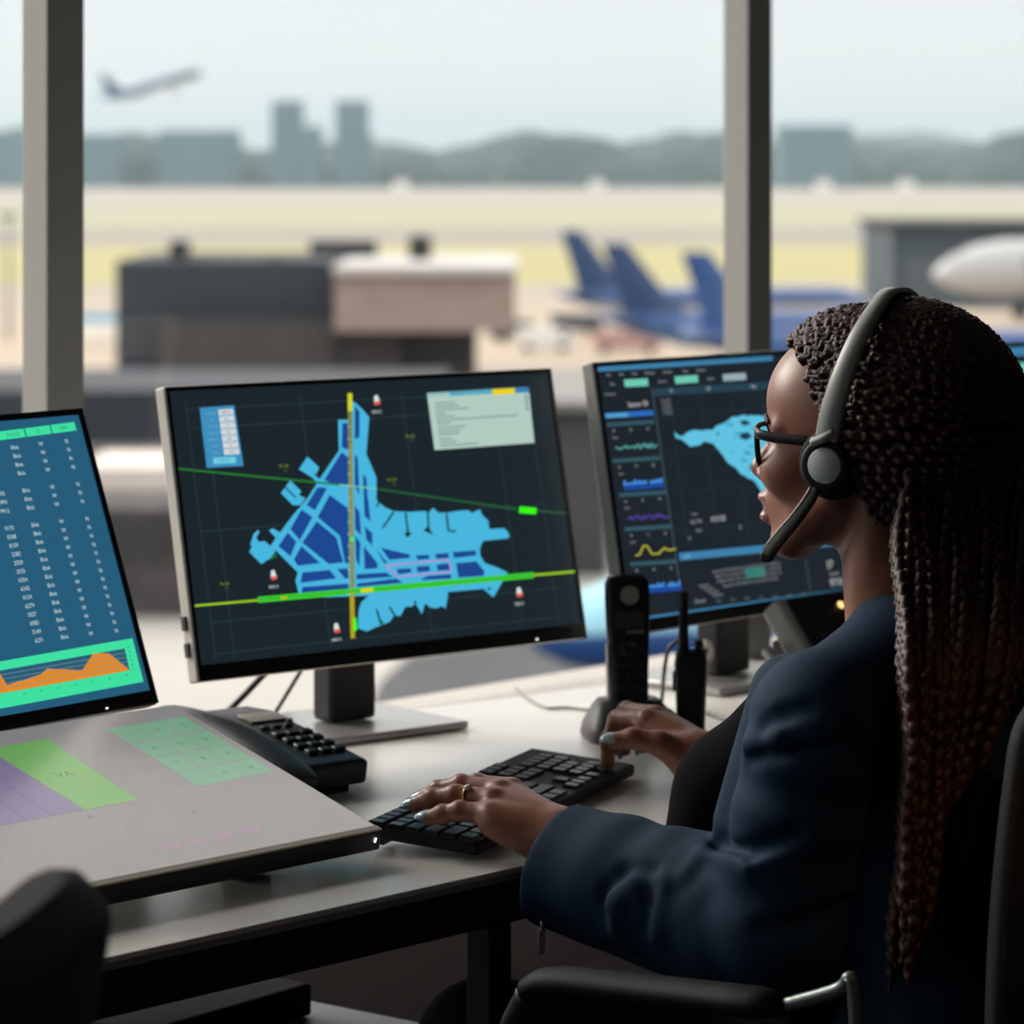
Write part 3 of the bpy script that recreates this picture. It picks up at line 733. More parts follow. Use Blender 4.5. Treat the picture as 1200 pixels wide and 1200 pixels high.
d.line((302,703),(625,674), 7, grn, 7); d.line((228,710),(302,703.5), 2.6, ygr, 7); d.line((625,674),(677,669.5), 2.8, ygr, 7)
d.line((302,703),(625,674), 1.2, glow((40, 160, 60)), 8)
d.line((422,692.5),(437,691), 4.5, yel, 9); d.line((328,701),(336,700.3), 2.5, glow((190, 180, 20)), 9)
d.line((207,549.5),(397,568), 2.4, dgrn, 7); d.line((397,568),(441,573), 1.6, glow((120, 200, 170)), 7); d.line((441,573),(606,597), 2.2, glow((40, 96, 56)), 7); d.line((628,598.5),(663,602), 2.2, glow((44, 90, 58)), 7)
d.line((608,597.5),(628,599), 7.5, brt, 8); d.poly([(413.5,724),(417,724),(418,738),(414,741)], brt, 8); d.poly([(410,630),(414,630),(414,634),(410,634)], brt, 8)
for x, y in ((320,675),(394,737),(608,695),(441,470)):
    d.poly([(x-3,y-6),(x+1,y-7),(x+4,y+2),(x-3,y+3)], wht, 8); d.poly([(x-3,y+1),(x+4,y),(x+4,y+4),(x-2,y+5)], red, 9)
    d.text('300/15', x, y+12.5, 3.6, wht, 8)
for x, y in ((332,546),(263,684),(480,511),(459,562)):
    d.text('ML 202', x, y, 3.2, glow((130, 150, 30)), 8); d.text('32', x+2, y+5, 2.6, glow((110, 130, 30)), 8)
# small form window
form = [(233.5,478),(274,475),(285,546),(242,548.5)]
d.poly(form, glow((62, 142, 190)), 5)
def lerp2(a, c_, t): return (a[0]+(c_[0]-a[0])*t, a[1]+(c_[1]-a[1])*t)
def inq(q, u, v): return lerp2(lerp2(q[0], q[1], u), lerp2(q[3], q[2], u), v)
def sub(q, u0, u1, v0, v1): return [inq(q, u0, v0), inq(q, u1, v0), inq(q, u1, v1), inq(q, u0, v1)]
rows = ['AIRPORT', 'RW', 'SECTOR', 'SURFACE', 'VISIBILITY', 'WIND', 'QNH']
vals = ['AMS18', '36L', '10', '40', '200', '15', '1013']
for i in range(7):
    v = .055+i*.109
    d.poly(sub(form, .52, .95, v, v+.095), glow((208, 214, 216)), 6); d.text(vals[i], *inq(form, .73, v+.05), 3, glow((90, 100, 105)), 7)
    d.text(rows[i], *inq(form, .30, v+.05), 2.6, glow((120, 180, 210)), 7)
d.poly(sub(form, .2, .82, .84, .945), glow((110, 205, 225)), 6); d.text('UPDATE', *inq(form, .5, .893), 3, glow((60, 130, 150)), 7)
log = [(500,461),(619,454),(626,519),(509,527.5)]
d.poly(log, glow((178, 203, 192)), 5); d.poly(sub(log, 0, .99, -.005, .06), glow((150, 190, 190)), 6)
d.poly(sub(log, .22, .66, 0, .075), glow((80, 168, 196)), 7); d.poly(sub(log, .64, .86, 0, .10), glow((232, 208, 10)), 8); d.poly(sub(log, .86, 1, 0, .09), glow((50, 125, 180)), 7)
gl_ = glow((130, 158, 150))
for i, (L, y) in enumerate(((.2,.17),(.24,.23),(.33,.29),(.1,.35),(.18,.41),(.8,.47),(.14,.53),(.28,.6),(.22,.66),(.2,.72),(.12,.8),(.16,.86),(.38,.92))):
    d.poly(sub(log, .06, .06+L, y, y+.028), gl_, 6)
d.poly(sub(log, .955, .975, .12, .42), glow((120, 150, 150)), 6)
d.build('screen', m1)

# ---- flight table screen
d = Display(M0); W, H = Wm*k0, Hm*k0
full(d, W, H, .008, .016, glow((38, 92, 122)))
mint = glow((62, 224, 160)); tw = glow((196, 214, 220)); orange = glow((228, 138, 34))
e = (86.7, 494.5); e2 = (89.6, 504.5)
def hb(x0, x1): # slanted header cell between two x
    f = lambda x: 494.5+(86.7-x)*.13; g = lambda x: 504.5+(89.6-x)*.128
    return [(x0, f(x0)), (x1, f(x1)), (x1+2.9, g(x1+2.9)), (x0+2.9, g(x0+2.9))]
for x0, x1, s in ((59,86.7,'NAV'),(28.7,57.6,'SC'),(-32,27.2,'ROUTE'),(-94,-34,'LEVEL'),(-156,-96,'TIME'),(-218,-158,'TYPE')):
    q = hb(x0, x1); d.poly(q, mint, 2); c_ = ((q[0][0]+q[2][0])/2, (q[0][1]+q[2][1])/2); d.text(s, *(c_ if x1-x0 < 40 else (c_[0]+16, c_[1]-2)), 4.2, glow((40, 120, 104)), 3)
nums = {5:'9905',6:'0993',7:'9912',9:'0173',10:'0208',11:'0159',12:'2282',13:'2029',14:'2535',15:'0354',16:'6342',17:'0154',18:'6279',19:'3027',20:'6983',21:'2149',22:'6271'}
for i in range(23):
    if i in (4, 8): continue
    x, y = 77.8+2.66*i, 516.7+10.1*i
    d.text('N', x, y, 4.8, tw, 2); d.text('W', x-30, y+3.4, 4.8, tw, 2); d.text('Blnk', x-60.5, y+7.3, 4.8, tw, 2)
    if i in nums: d.text(nums[i], x-91, y+11.3, 5, tw, 2)
    for k, w_ in enumerate(('FL%d' % (90+10*i), '%02d:%02d' % (7+i//3, (i*17) % 60), 'RW %d' % (1+i % 3), 'ARR' if i % 2 else 'DEP')): d.text(w_, x-154-38*k, y+19.2+4.8*k, 4.8, tw, 2)
fr_ = [(-255, 820), (155, 748), (168, 799), (-242, 876)]
d.poly(fr_, mint, 2)
inn = [(-240, 828.5), (145.8, 760), (151.8, 785.7), (-236, 855)]
d.poly(inn, glow((44, 92, 120)), 3)
d.poly([(-236,855),(-120,806),(-60,800),(-10,783),(0,790),(8,803),(47.7,790.3),(55,783.5),(96,785.7),(109,765.9),(128,765.9),(151.8,785.5)], orange, 4)
for k in range(1, 5): d.line(lerp2((-240,828.5),(-236,855),k/5), lerp2((145.8,760),(151.8,785.7),k/5), .8, glow((110, 140, 140)), 5)
for k in range(7): d.text('300', 148-20*k, 791.5+3.6*k, 2.6, glow((40, 130, 100)), 5)
for k in range(6): d.text('%d' % (60-10*k), 150+1.1*k, 758.5+5.2*k, 2.6, glow((40, 130, 100)), 5)
d.build('screen', m0)

# ---- dashboard screen
d = Display(M3); W, H = Wm*k3, Hm*k3
full(d, W, H, .006, .017, glow((30, 37, 44)))
bar = glow((62, 128, 170)); teal = glow((38, 66, 80)); mintb = glow((110, 200, 176)); txt = glow((150, 158, 160)); txb = glow((196, 200, 200)); cy2 = glow((96, 194, 224)); blue2 = glow((44, 106, 190)); line_ = glow((52, 86, 98))
def T7(x, y): return (680+x*.15, 400+y*.15)
def T8(x, y): return (700+x*.25, 560+y*.25)
d.poly([T7(120,205),T7(1500,118),T7(1505,150),T7(125,238)], bar, 2); d.poly([T7(112,186),T7(1500,100),T7(1500,118),T7(120,205)], glow((50, 92, 124)), 2)
for x, y, s in ((220,262,'File'),(320,256,'Edit'),(420,250,'View'),(540,245,'Window'),(680,236,'Security'),(820,230,'Data'),(940,222,'Reports')): d.text(s, *T7(x, y), 3.6, txt, 2)
for q, m in (([(340,300),(525,290),(532,348),(348,358)],mintb),([(735,275),(915,263),(922,320),(742,332)],mintb),([(1110,258),(1290,246),(1297,300),(1118,312)],glow((150, 172, 184)))): d.poly([T7(*p) for p in q], m, 2)
d.text('Plan', *T7(250, 333), 3.6, txt, 2); d.text('Sectors', *T7(640, 310), 3.6, txt, 2); d.text('Layers', *T7(1018, 288), 3.6, txt, 2)
d.poly([T7(565,370),T7(1700,300),T7(1705,360),T7(575,428)], teal, 2); d.text('On', *T7(710, 384), 3.8, txb, 3); d.text('Off', *T7(1000, 368), 3.8, txb, 3); d.text('Map', *T7(1350, 350), 3.8, txb, 3)
d.text('Overview', *T7(232, 410), 3.4, txt, 2); d.text('Sector 50', *T7(450, 488), 6.4, txb, 2)
d.poly([T7(190,562),T7(565,538),T7(575,578),T7(198,602)], blue2, 2); d.poly([T7(195,568),T7(370,557),T7(375,590),T7(200,598)], glow((84, 160, 200)), 3)
d.line(T7(560,370), (797, 690), 1.6, glow((58, 80, 90)), 2)
for i in range(5): d.text('N 120 4%d E' % i, *T7(668+4*i, 458+26*i), 2.6, txt, 2)
R_ = random.Random(3)
def strip(i, x, y, kind):      # one of the five small charts down the side, x,y = its upper left corner
    d.poly([(x,y),(x+55,y-3.6),(x+55.8,y+1),(x+.8,y+4.6)], line_, 2)
    for k in range(3): d.text('%d%d' % (R_.randint(1,9), R_.randint(0,9)), x+8+20*k, y+9.5-1.4*k, 3.6, txt, 2)
    d.text('Status', x+10, y+17, 3, txt, 2)
    if kind == 'bars':
        d.poly([(x+13,y+31),(x+60,y+27.5),(x+61,y+33),(x+14,y+37)], glow((30, 70, 150)), 2)
        for k in range(15):
            if k != 9: h = R_.uniform(2.5, 6); a = x+13+3.1*k; e_ = y+31-.23*k; d.poly([(a,e_),(a,e_-h),(a+2.4,e_-h-.2),(a+2.4,e_-.2)], glow((70, 150, 235)), 3)
    else:
        pts = [(x+10+k*2.1, y+30-.12*k+R_.uniform(-4, 2.5)) for k in range(24)] if kind != 'yellow' else [(x+13,y+33),(x+18,y+32),(x+22,y+22),(x+27,y+22),(x+32,y+31),(x+40,y+31),(x+47,y+24),(x+52,y+27),(x+60,y+25)]
        d.path(pts, 1.6, {'teal':glow((92, 170, 165)),'purple':glow((84, 66, 160)),'yellow':glow((196, 190, 50))}[kind], 3)
for i, (x, y, k) in enumerate(((711,495.5,'teal'),(717.5,538,'bars'),(725,578,'purple'),(731.5,618,'yellow'),(738,659,'bars'))): strip(i, x, y, k)
d.poly([T8(200,655),T8(385,635),T8(1500,520),T8(1500,552),T8(436,644),T8(204,668)], bar, 3)
land = [T7(730,710),T7(770,735),T7(800,740),T7(860,695),T7(960,695),T7(1030,690),T7(1080,645),T7(1130,640),(858,489),(872,487),(888,487),(905,488),(925,486),(948,489),(970,495),(965,520),(930,560),(910,575),(903,590),(897,600),(893,580),(886,566),(876,560),(863,550),(850,540),(845,530),(836,520),(826,518),T7(900,820),T7(860,825),T7(820,785),T7(800,765),T7(750,760)]
jl = []
for a, c_ in zip(land, land[1:]+land[:1]):
    m_ = max(1, int(math.hypot(c_[0]-a[0], c_[1]-a[1])/4))
    for k in range(m_): x_, y_ = lerp2(a, c_, k/m_); jl.append((x_+R_.uniform(-.9, .9), y_+R_.uniform(-1.2, 1.2)))
d.poly(jl, cy2, 3)
for k in range(16):
    x_, y_ = R_.uniform(845, 900), R_.uniform(492, 560); q_ = R_.uniform(1.5, 4); d.poly([(x_-q_*1.6,y_),(x_,y_-q_*.6),(x_+q_*1.4,y_+q_*.2),(x_+q_*.2,y_+q_*.7)], glow((70, 160, 196)), 3.5)
for q in ([(866,494),(874,492),(880,497),(871,499)],[(868,508),(876,506),(881,512),(874,516),(866,513)],[(878,545),(886,543),(888,550),(880,552)],[(838,508),(843,506),(842,510)]): d.poly(q, glow((34, 58, 74)), 4)
for k in range(6): x0 = 782+k*36; d.line((x0,447-k*2.2),(x0+24,640-k*2), .9, glow((40, 52, 60)), 2)
for k in range(4): y0 = 480+k*45; d.line((776+k*5,y0+7),(1005,y0-9), .9, glow((40, 52, 60)), 2)
d.text('Station', *T8(455,168), 3, txt, 3); d.text('Apt No', *T8(462,202), 5, txt, 3); d.text('012122', *T8(566,190), 6.4, txb, 3); d.text('Apts', *T8(475,245), 4, txt, 3); d.text('A', *T8(432,282), 5, txt, 3); d.text('B', *T8(670,230), 5, txt, 3)
d.poly([T8(382,352),T8(1500,245),T8(1500,278),T8(385,388)], bar, 3); d.text('LOG', *T8(418,368), 4, glow((150, 205, 235)), 4)
d.poly([T8(228,650),T8(1500,528),T8(1500,560),T8(232,672)], bar, 3)
for r0 in range(4):
    d.text(['Route 00 300 1250 45 210 18 330 121203 16 150203 22', 'Flight 01 310 1240 30 180 22 FL 150203 22 161203 28', 'Origin 02 300 1130 12 200 24 310 161203 28 1821 10', 'Status 03 120 1250 45 FL 160 182102 121203'][r0], *T8(700+6*r0, 418+23*r0), 3.9, glow((138, 146, 148)), 3)
d.poly([T8(690,425),T8(780,416),T8(790,462),T8(698,470)], glow((40, 120, 110)), 3)
for r0 in range(4): d.text('log entry', *T8(500+22*r0, 502+15*r0), 3.6, txt, 3)
d.text('Closed', *T8(480,576), 5, txt, 3)
for k in range(7): d.text('Data', *T8(570+66*k, 574-5*k), 3.4, glow((110, 130, 130)), 3)
d.text('57', *T8(1090,405), 9, txb, 3); d.text('Sector', *T8(1110,446), 5, txt, 3); d.text('9710', *T8(1120,488), 9, txb, 3)
d.line(T8(975,375), T8(1000,545), 1.2, glow((52, 80, 98)), 3)
d.build('screen', m3)

d = Display(M4); full(d, W, H, .006, .017, glow((30, 37, 44)))
for u0, u1, v0, v1, m in ((-.27,.27,.150,.163,bar),(-.27,-.01,.118,.140,mintb),(0,.12,.118,.136,mintb),(-.27,.27,.095,.112,teal),(-.27,-.15,-.13,.08,teal)):
    d.loc([(u0, v0), (u1, v0), (u1, v1), (u0, v1)], m, 2)
d.build('screen', m4)

# ---- touch panel lying flat
Pc = (-.434, 3.325, .8085)
MP, rp_, np0 = mon_frame(-.4325, 3.3025, .8115, 46.8, 73.9)
Wp, Hp = .556, .3275
pan = thing('touch_panel', 'large flat touch panel with pale keypad display, sloping towards the sitter', 'touch screen', (-.43, 3.3, DZ))
b = MB(MP); b.box((0, 0, -.0115), (Wp, Hp, .022), bevel=.002); b.build('housing', m_black, pan)
b = MB(MP); b.box((0, -Hp/2+.005, -.0004), (Wp-.004, .009, .0022), bevel=.0004); b.build('front_trim', mat('champagne_trim', (206, 198, 178), rough=.5), pan)
b = MB(MP); b.box((Wp/2-.010, -Hp/2-.0008, -.010), (.002, .0012, .0045)); b.build('power_light', mat('white_led', (240, 240, 250), emit=(235, 240, 255), estr=2.2), pan)
for x in (-.15, .15):
    f_ = MP @ Vector((x, .09, -.022)); b = MB(); b.box((f_.x, f_.y, (f_.z-.012+DZ)/2), (.05, .03, f_.z-.012-DZ), rotz(math.atan2(rp_.y, rp_.x)), bevel=.004); b.build('rear_foot', m_black_m, pan)
    f_ = MP @ Vector((x, -.105, -.022)); b = MB(); b.box((f_.x, f_.y, (f_.z+.002+DZ)/2), (.05, .02, max(.006, f_.z-.001-DZ)), rotz(math.atan2(rp_.y, rp_.x)), bevel=.002); b.build('front_foot', m_black_m, pan)
d = Display(MP); d.STEP = .00008
PK = .5
def gp(rgb):
    return mat('panel_%d_%d_%d' % rgb, (14, 14, 14), rough=.2, spec=.45, coat=.06, emit=rgb, estr=PK)
d.loc([(-Wp/2+.003, -Hp/2+.009), (Wp/2-.003, -Hp/2+.009), (Wp/2-.003, Hp/2-.003), (-Wp/2+.003, Hp/2-.003)], gp((168, 162, 158)), .5)
def TP(x, y): return (x*.25, 800+y*.25)
d.poly([TP(-60,312),TP(225,265),TP(645,548),TP(400,597)], gp((130, 205, 92)), 2); d.text('VA', *TP(300,430), 5.5, gp((96, 150, 84)), 3, rot=-.1)
d.poly([TP(-300,392),TP(-60,312),TP(395,598),TP(0,672),TP(-90,690)], gp((150, 128, 176)), 2.5)
for k in (.33, .66): d.line(TP(-300+360*k*.6, 392-60*k), TP(0+380*k, 672-70*k), .7, gp((128, 112, 150)), 3)
kq = [TP(495,215),TP(868,158),TP(1285,415),TP(935,490)]
for i in range(4):
    for j in range(3):
        if i == 3 and j == 0: continue
        q = sub(kq, j/3+.006, (j+1)/3-.006, i/4+.006, (i+1)/4-.006); d.poly(q, gp((136, 200, 158)), 2)
        c_ = lerp2(q[0], q[2], .5); d.text('%s' % '1234567890#*'[i*3+j if i < 3 else 8+j], *c_, 3.4, gp((100, 150, 120)), 3)
q = sub(kq, .0, .33, .75, .99); d.poly(q, gp((136, 200, 158)), 2)
lt = gp((182, 176, 166)); dk = gp((140, 134, 132)); pk = gp((204, 156, 186))
d.line(TP(225,265), TP(495,215), .8, lt, 2); d.path([TP(395,597),TP(645,550),TP(935,492)], .8, lt, 2); d.line(TP(225,265), TP(600,720), .5, lt, 1.5); d.line(TP(455,390), TP(700,358), .6, lt, 2)
d.text('MSG', *TP(450,308), 4.4, gp((184, 180, 174)), 3); d.text('A', *TP(420,628), 4, dk, 3); d.text('M', *TP(910,610), 3.4, dk, 3)
d.line(TP(455,625), TP(600,718), .6, lt, 2); d.line(TP(940,490), TP(1110,600), .6, lt, 2)
for k, s in enumerate(('RX', 'TEL', 'MSG', 'RTE')):
    c_ = TP(785+128*k, 768-25*k); q = [(c_[0]-13,c_[1]-1),(c_[0]+11,c_[1]-6),(c_[0]+15,c_[1]+2),(c_[0]-9,c_[1]+6)]; d.poly(q, gp((182, 158, 168)), 2); d.text(s, *c_, 4.2, pk, 3)
d.build('screen', pan)

# ---- keyboard
kA = Vector((.36, .933, 0)).normalized(); kB = Vector((-kA.y, kA.x, 0)); kO = Vector((-.0425, 3.398, DZ))
KL, KD, KS = .505, .128, .085          # length, depth, slope
kB3 = (kB*math.cos(KS)+Vector((0, 0, math.sin(KS)))); kN = kA.cross(kB3)
MK = frame(kO+Vector((0, 0, .004)), kA, kB3, kN)
kb = thing('keyboard', 'slim black computer keyboard under her hands', 'keyboard', kO)
b = MB(MK); b.box((KL/2+.012, KD/2, .007), (KL-.024, KD, .014), bevel=.004); b.build('case', m_black_m, kb)
for x in (.06, KL-.03):
    b = MB(MK); b.box((x, KD-.012, -.0048), (.03, .008, .0105)); b.build('foot', m_black, kb)
m_key = mat('black_key', (26, 27, 30), rough=.38, spec=.6)
def key_mesh(w_, d_):
    b = MB(MK); b.bm.verts.ensure_lookup_table()
    b.prism([(-w_/2, -d_/2), (w_/2, -d_/2), (w_/2, d_/2), (-w_/2, d_/2)], lambda x, y: (x, y, .0125), lambda x, y: (x*.88, y*.86, .0182), bevel=.0012)
    bmesh.ops.recalc_face_normals(b.bm, faces=b.bm.faces[:])
    me = bpy.data.meshes.new('key'); b.bm.to_mesh(me); b.bm.free(); me.materials.append(m_key); return me
KEYM = {}
U = .0196
rows_ = [(0, [1.]*15), (1, [1.]*13+[2.]), (2, [1.5]+[1.]*12+[1.5]), (3, [1.8]+[1.]*11+[2.2]), (4, [2.3]+[1.]*10+[2.7]), (5, [1.3, 1.2, 1.2, 5.6, 1.2, 1.2, 1.2, 1.3])]
def add_key(x, y, w_):
    kk = round(w_, 2)
    if kk not in KEYM: KEYM[kk] = key_mesh(w_*U-.0022, U-.0022)
    o = bpy.data.objects.new('key', KEYM[kk]); link(o, kb)
    o.location = MK.to_3x3() @ Vector((x, y, 0))
for r_, ws in rows_:
    y = KD-.014-U*(r_*.99)-(0 if r_ == 0 else .002); x = .022
    for i, w_ in enumerate(ws):
        if r_ == 0: w_ = 14.8/15
        add_key(x+w_*U/2, y, w_*15/15.); x += w_*U
for r_ in range(6):
    y = KD-.014-U*(r_*.99)-(0 if r_ == 0 else .002)
    for j in range(3):
        if r_ in (0, 1, 2) or (r_ == 4 and j == 1) or r_ == 5: add_key(.022+15.45*U+U*(j+.5), y, 1.)
    if r_ > 0:
        for j in range(4):
            if r_ == 5 and j == 1: continue
            if r_ in (3, 5) and j == 3: continue
            add_key(.022+18.85*U+U*(j+.5)*.98, y, 1.)

# ---- desk telephone beside the panel
def ang_frame(o, fwd, up=(0, 0, 1)):          # x right, y back (fwd), z up
    f_ = Vector(fwd).normalized(); u_ = Vector(up); r_ = f_.cross(u_).normalized(); u_ = r_.cross(f_)
    return frame(o, r_, f_, u_)
pf = Vector((-.62, .785, .165)).normalized()
MPh = ang_frame((-.161, 3.788, .757), pf)
ph = thing('desk_phone', 'black corded desk telephone between the touch panel and the map monitor', 'telephone', (-.2, 3.85, DZ))
b = MB(MPh); b.prism([(0, 0), (0, .19), (-.02, .215), (-.165, .215), (-.165, 0)], lambda x, y: (x, y, -.018+y*-.03), lambda x, y: (x, y, .012), bevel=.006, seg=3); b.build('body', mat('charcoal_phone_plastic', (40, 42, 45), rough=.45), ph)
b = MB(MPh); b.box((-.05, .11, -.027), (.09, .10, .014)); b.box((-.045, .02, -.022), (.06, .02, .012)); b.build('foot', m_black_m, ph)
b = MB(MPh); b.box((-.030, .165, .0125), (.05, .03, .003), bevel=.001); b.build('display', mat('phone_lcd', (128, 116, 92), rough=.3), ph)
b = MB(MPh); b.box((-.016, .005, .012), (.002, .002, .002)); b.bm.clear()
kp = key0 = None
for r_ in range(4):
    for c_ in range(3):
        b = MB(MPh); b.box((-.052+c_*.018, .035+r_*.0215, .0145), (.0145, .0115, .006), bevel=.002)
        b.build('key', m_key, ph)
for c_ in range(3): b = MB(MPh); b.box((-.052+c_*.016, .128, .0138), (.010, .006, .004), bevel=.0015); b.build('key', m_key, ph)
b = MB(MPh); b.cyl((-.012, .138, .010), (-.012, .138, .017), .004, n=10); b.build('key', m_key, ph)
hs = [MPh @ Vector(p) for p in ((-.112, -.026, -.004), (-.112, -.006, .006), (-.114, .05, .016), (-.116, .11, .018), (-.118, .17, .012), (-.120, .222, .002), (-.120, .236, -.008))]
b = MB(); sp_ = spline(hs, 5); nn = len(sp_)
b.tube(sp_, [.025+.006*(abs(2*i/(nn-1)-1)**3) if 0 < i < nn-1 else .012 for i in range(nn)], 14, flat=(.62, 1.15), up=MPh.col[2].xyz); hnd = b.build('handset', mat('charcoal_phone_plastic', (40, 42, 45), rough=.45), ph)
def cable(name, label, pts, r, m, cat='cable', group=None, n=8):
    b = MB(); b.tube(spline(pts, 8), r, n); o = b.build(name, m); return tag(o, label, cat, group)
cc = []
for i in range(120):
    t = i/119; p = MPh @ Vector((-.085-.02*math.sin(t*3.1), -.03-.045*math.sin(t*math.pi), .0)); p.z = DZ+.0075+.012*(1-math.sin(min(1, t*6)*math.pi/2))*(t < .17)
    a = i*1.35; cc.append(p+Vector((math.cos(a)*.0045, math.sin(a)*.002, math.sin(a)*.0045)))
b = MB(); b.tube(cc, .0012, 5); b.build('coiled_cord', m_black, ph)

# ---- cordless phone in its cradle
MC = ang_frame((.1445, 4.15, DZ), (-.20, .98, 0))
cr = thing('phone_cradle', 'charcoal charging cradle holding the upright cordless phone', 'charger', (.1445, 4.15, DZ))
b = MB(MC)
b.rings([[(x*w_/2+(0), y*dd/2+yo, z) for x, y in ((math.cos(t)*abs(math.cos(t))**-.5 if abs(math.cos(t)) > 1e-6 else 0, math.sin(t)*abs(math.sin(t))**-.5 if abs(math.sin(t)) > 1e-6 else 0) for t in (2*math.pi*k/32+.05 for k in range(32)))] for z, w_, dd, yo in ((.0, .112, .105, 0), (.004, .116, .108, 0), (.018, .112, .100, 0), (.036, .09, .075, .008), (.046, .074, .052, .012), (.047, .064, .04, .012))])
b.build('base', mat('dark_grey_plastic', (58, 58, 60), rough=.5), cr)
b = MB(MC); b.box((-.012, -.048, .022), (.012, .006, .004)); b.build('charge_light', mat('amber_light', (220, 170, 90), emit=(230, 180, 110), estr=.8), cr)
hf = Vector((-.20, .98, 0)).normalized(); hu = (Vector((0, 0, 1))*.995+hf*.09).normalized()
MH = ang_frame(MC @ Vector((0, .004, .030)), hf, hu)
MH = frame(MC @ Vector((0, .006, .026)), Vector((0, 0, 1)).cross(-hf).normalized()*1, hf, hu)
MH = frame(MC @ Vector((0, .006, .026)), hf.cross(hu).normalized(), hu.cross(hf.cross(hu)).normalized(), hu)
hp = thing('cordless_phone', 'black cordless phone standing upright in its cradle', 'telephone', MC @ Vector((0, .006, .026)))
b = MB(MH)
def rrect(w_, d_, y, z, n=8): return [(math.copysign(abs(math.cos(t))**.5, math.cos(t))*w_/2, y+math.copysign(abs(math.sin(t))**.5, math.sin(t))*d_/2, z) for t in (2*math.pi*(k+.5)/(4*n) for k in range(4*n))]
b.rings([rrect(.040, .018, 0, -.004), rrect(.045, .023, 0, .002), rrect(.047, .025, 0, .05), rrect(.053, .025, 0, .11), rrect(.055, .025, 0, .145), rrect(.054, .024, 0, .160), rrect(.046, .018, .001, .168), rrect(.03, .010, .002, .171)])
b.build('body', m_black, hp)
b = MB(MH); b.cyl((0, -.0145, .146), (0, -.0095, .146), .0115, n=24); b.build('earpiece', mat('grey_disc', (170, 166, 162), rough=.5), hp)
b = MB(MH); b.box((.0, -.0128, .117), (.036, .002, .020), bevel=.0006); b.build('display', mat('dim_lcd', (64, 66, 66), rough=.3), hp)
b = MB(MH); b.box((.006, -.0130, .102), (.022, .001, .004)); b.build('display', mat('dim_lcd_text', (128, 128, 126), rough=.3), hp)
b = MB(MH); b.lathe(MH.inverted() @ (MH @ Vector((0, -.0120, .084))), (0, -1, 0), [(0, .013), (.0025, .012), (.003, .006), (.0012, .005), (.001, .0005)], 24); b.build('navigation_pad', m_key, hp)
for r_ in range(4):
    for c_ in range(3):
        b = MB(MH); b.box(((c_-1)*.0135, -.0128, .064-r_*.0140), (.0105, .0025, .0085), bevel=.001); b.build('key', m_key, hp)
b = MB(MH); b.box((-.0262, 0, .05), (.0025, .012, .075), bevel=.001); b.build('side_strip', mat('rose_silver_strip', (186, 168, 162), rough=.4), hp)

# ---- two-way radio
MR = ang_frame((.2185, 4.17, DZ), (.12, .99, 0))
ra = thing('two_way_radio', 'black two-way radio with stub antenna standing beside the cradle', 'radio', (.2185, 4.17, DZ))
b = MB(MR); b.rings([rrect(.030, .026, 0, 0), rrect(.034, .03, 0, .004), rrect(.037, .031, 0, .05), rrect(.040, .031, 0, .088), rrect(.037, .028, 0, .100), rrect(.03, .02, 0, .103)]); b.build('body', m_black_m, ra)
b = MB(MR); b.tube([(-.009, .0, .1), (-.009, 0, .125), (-.0085, 0, .175)], [.0072, .0062, .0052], 14); b.build('antenna', m_black_m, ra)
b = MB(MR); b.cyl((.010, 0, .102), (.010, 0, .116), .006, .0052, 16); b.build('volume_knob', m_black, ra)
b = MB(MR); b.box((-.0205, 0, .066), (.003, .014, .024), bevel=.001); b.build('talk_button', m_black, ra)
b = MB(MR)
for k in range(5): b.box((0, -.0158, .078-k*.0045), (.02, .001, .0016))
b.build('speaker_grille', m_black, ra)

# ---- silver desk phone half behind her shoulder
yw = math.radians(42); rI = Vector((math.cos(yw), math.sin(yw), 0)); nI = Vector((math.sin(yw), -math.cos(yw), 0)); tI = math.radians(40)
uI = Vector((0, 0, 1))*math.cos(tI)-nI*math.sin(tI)
MI = frame(at_y(999, 752, 4.27), rI, uI, nI*math.cos(tI)+Vector((0, 0, 1))*math.sin(tI))
ip = thing('office_phone', 'silver-framed office telephone with sloping black face behind her shoulder', 'telephone', (MI.translation.x, MI.translation.y, DZ))
b = MB(MI); b.prism([(-.085, -.095), (.085, -.095), (.085, .075), (-.085, .075)], lambda x, y: (x, y, -.038), lambda x, y: (x, y, 0), bevel=.009, seg=4); b.build('frame', mat('satin_silver_plastic', (190, 188, 182), rough=.45), ip)
b = MB(MI); b.box((.004, -.008, .0008), (.156, .156, .004), bevel=.0015); b.build('face_plate', m_black, ip)
for r_ in range(3):
    for c_ in range(4): b = MB(MI); b.box((-.045+.030*c_, .012-.026*r_, .0035), (.016, .009, .004), bevel=.0015); b.build('key', mat('grey_key', (66, 66, 68), rough=.5), ip)
b = MB(MI); b.ball((.012, .052, .004), (.005, .005, .003)); b.build('message_light', mat('amber_lamp', (240, 200, 120), emit=(250, 205, 130), estr=1.6), ip)
b = MB(); bI = MI.translation
b.prism([(-.07, 0), (.07, 0), (.06, .05), (-.06, .05)], lambda x, y: tuple(bI+rI*x-nI*(.03+y)+Vector((0, 0, DZ+.001-bI.z))), lambda x, y: tuple(bI+rI*x-nI*(.03+y)+Vector((0, 0, .0))), bevel=.004); b.build('stand', m_black_m, ip)
hx = [MI @ Vector(p) for p in ((-.093, -.075, -.05), (-.102, -.05, -.036), (-.104, -.02, -.03), (-.102, .01, -.036), (-.093, .03, -.05))]
b = MB(); sp_ = spline(hx, 5); b.tube(sp_, .008, 12); b.build('handset', m_grey, ip)

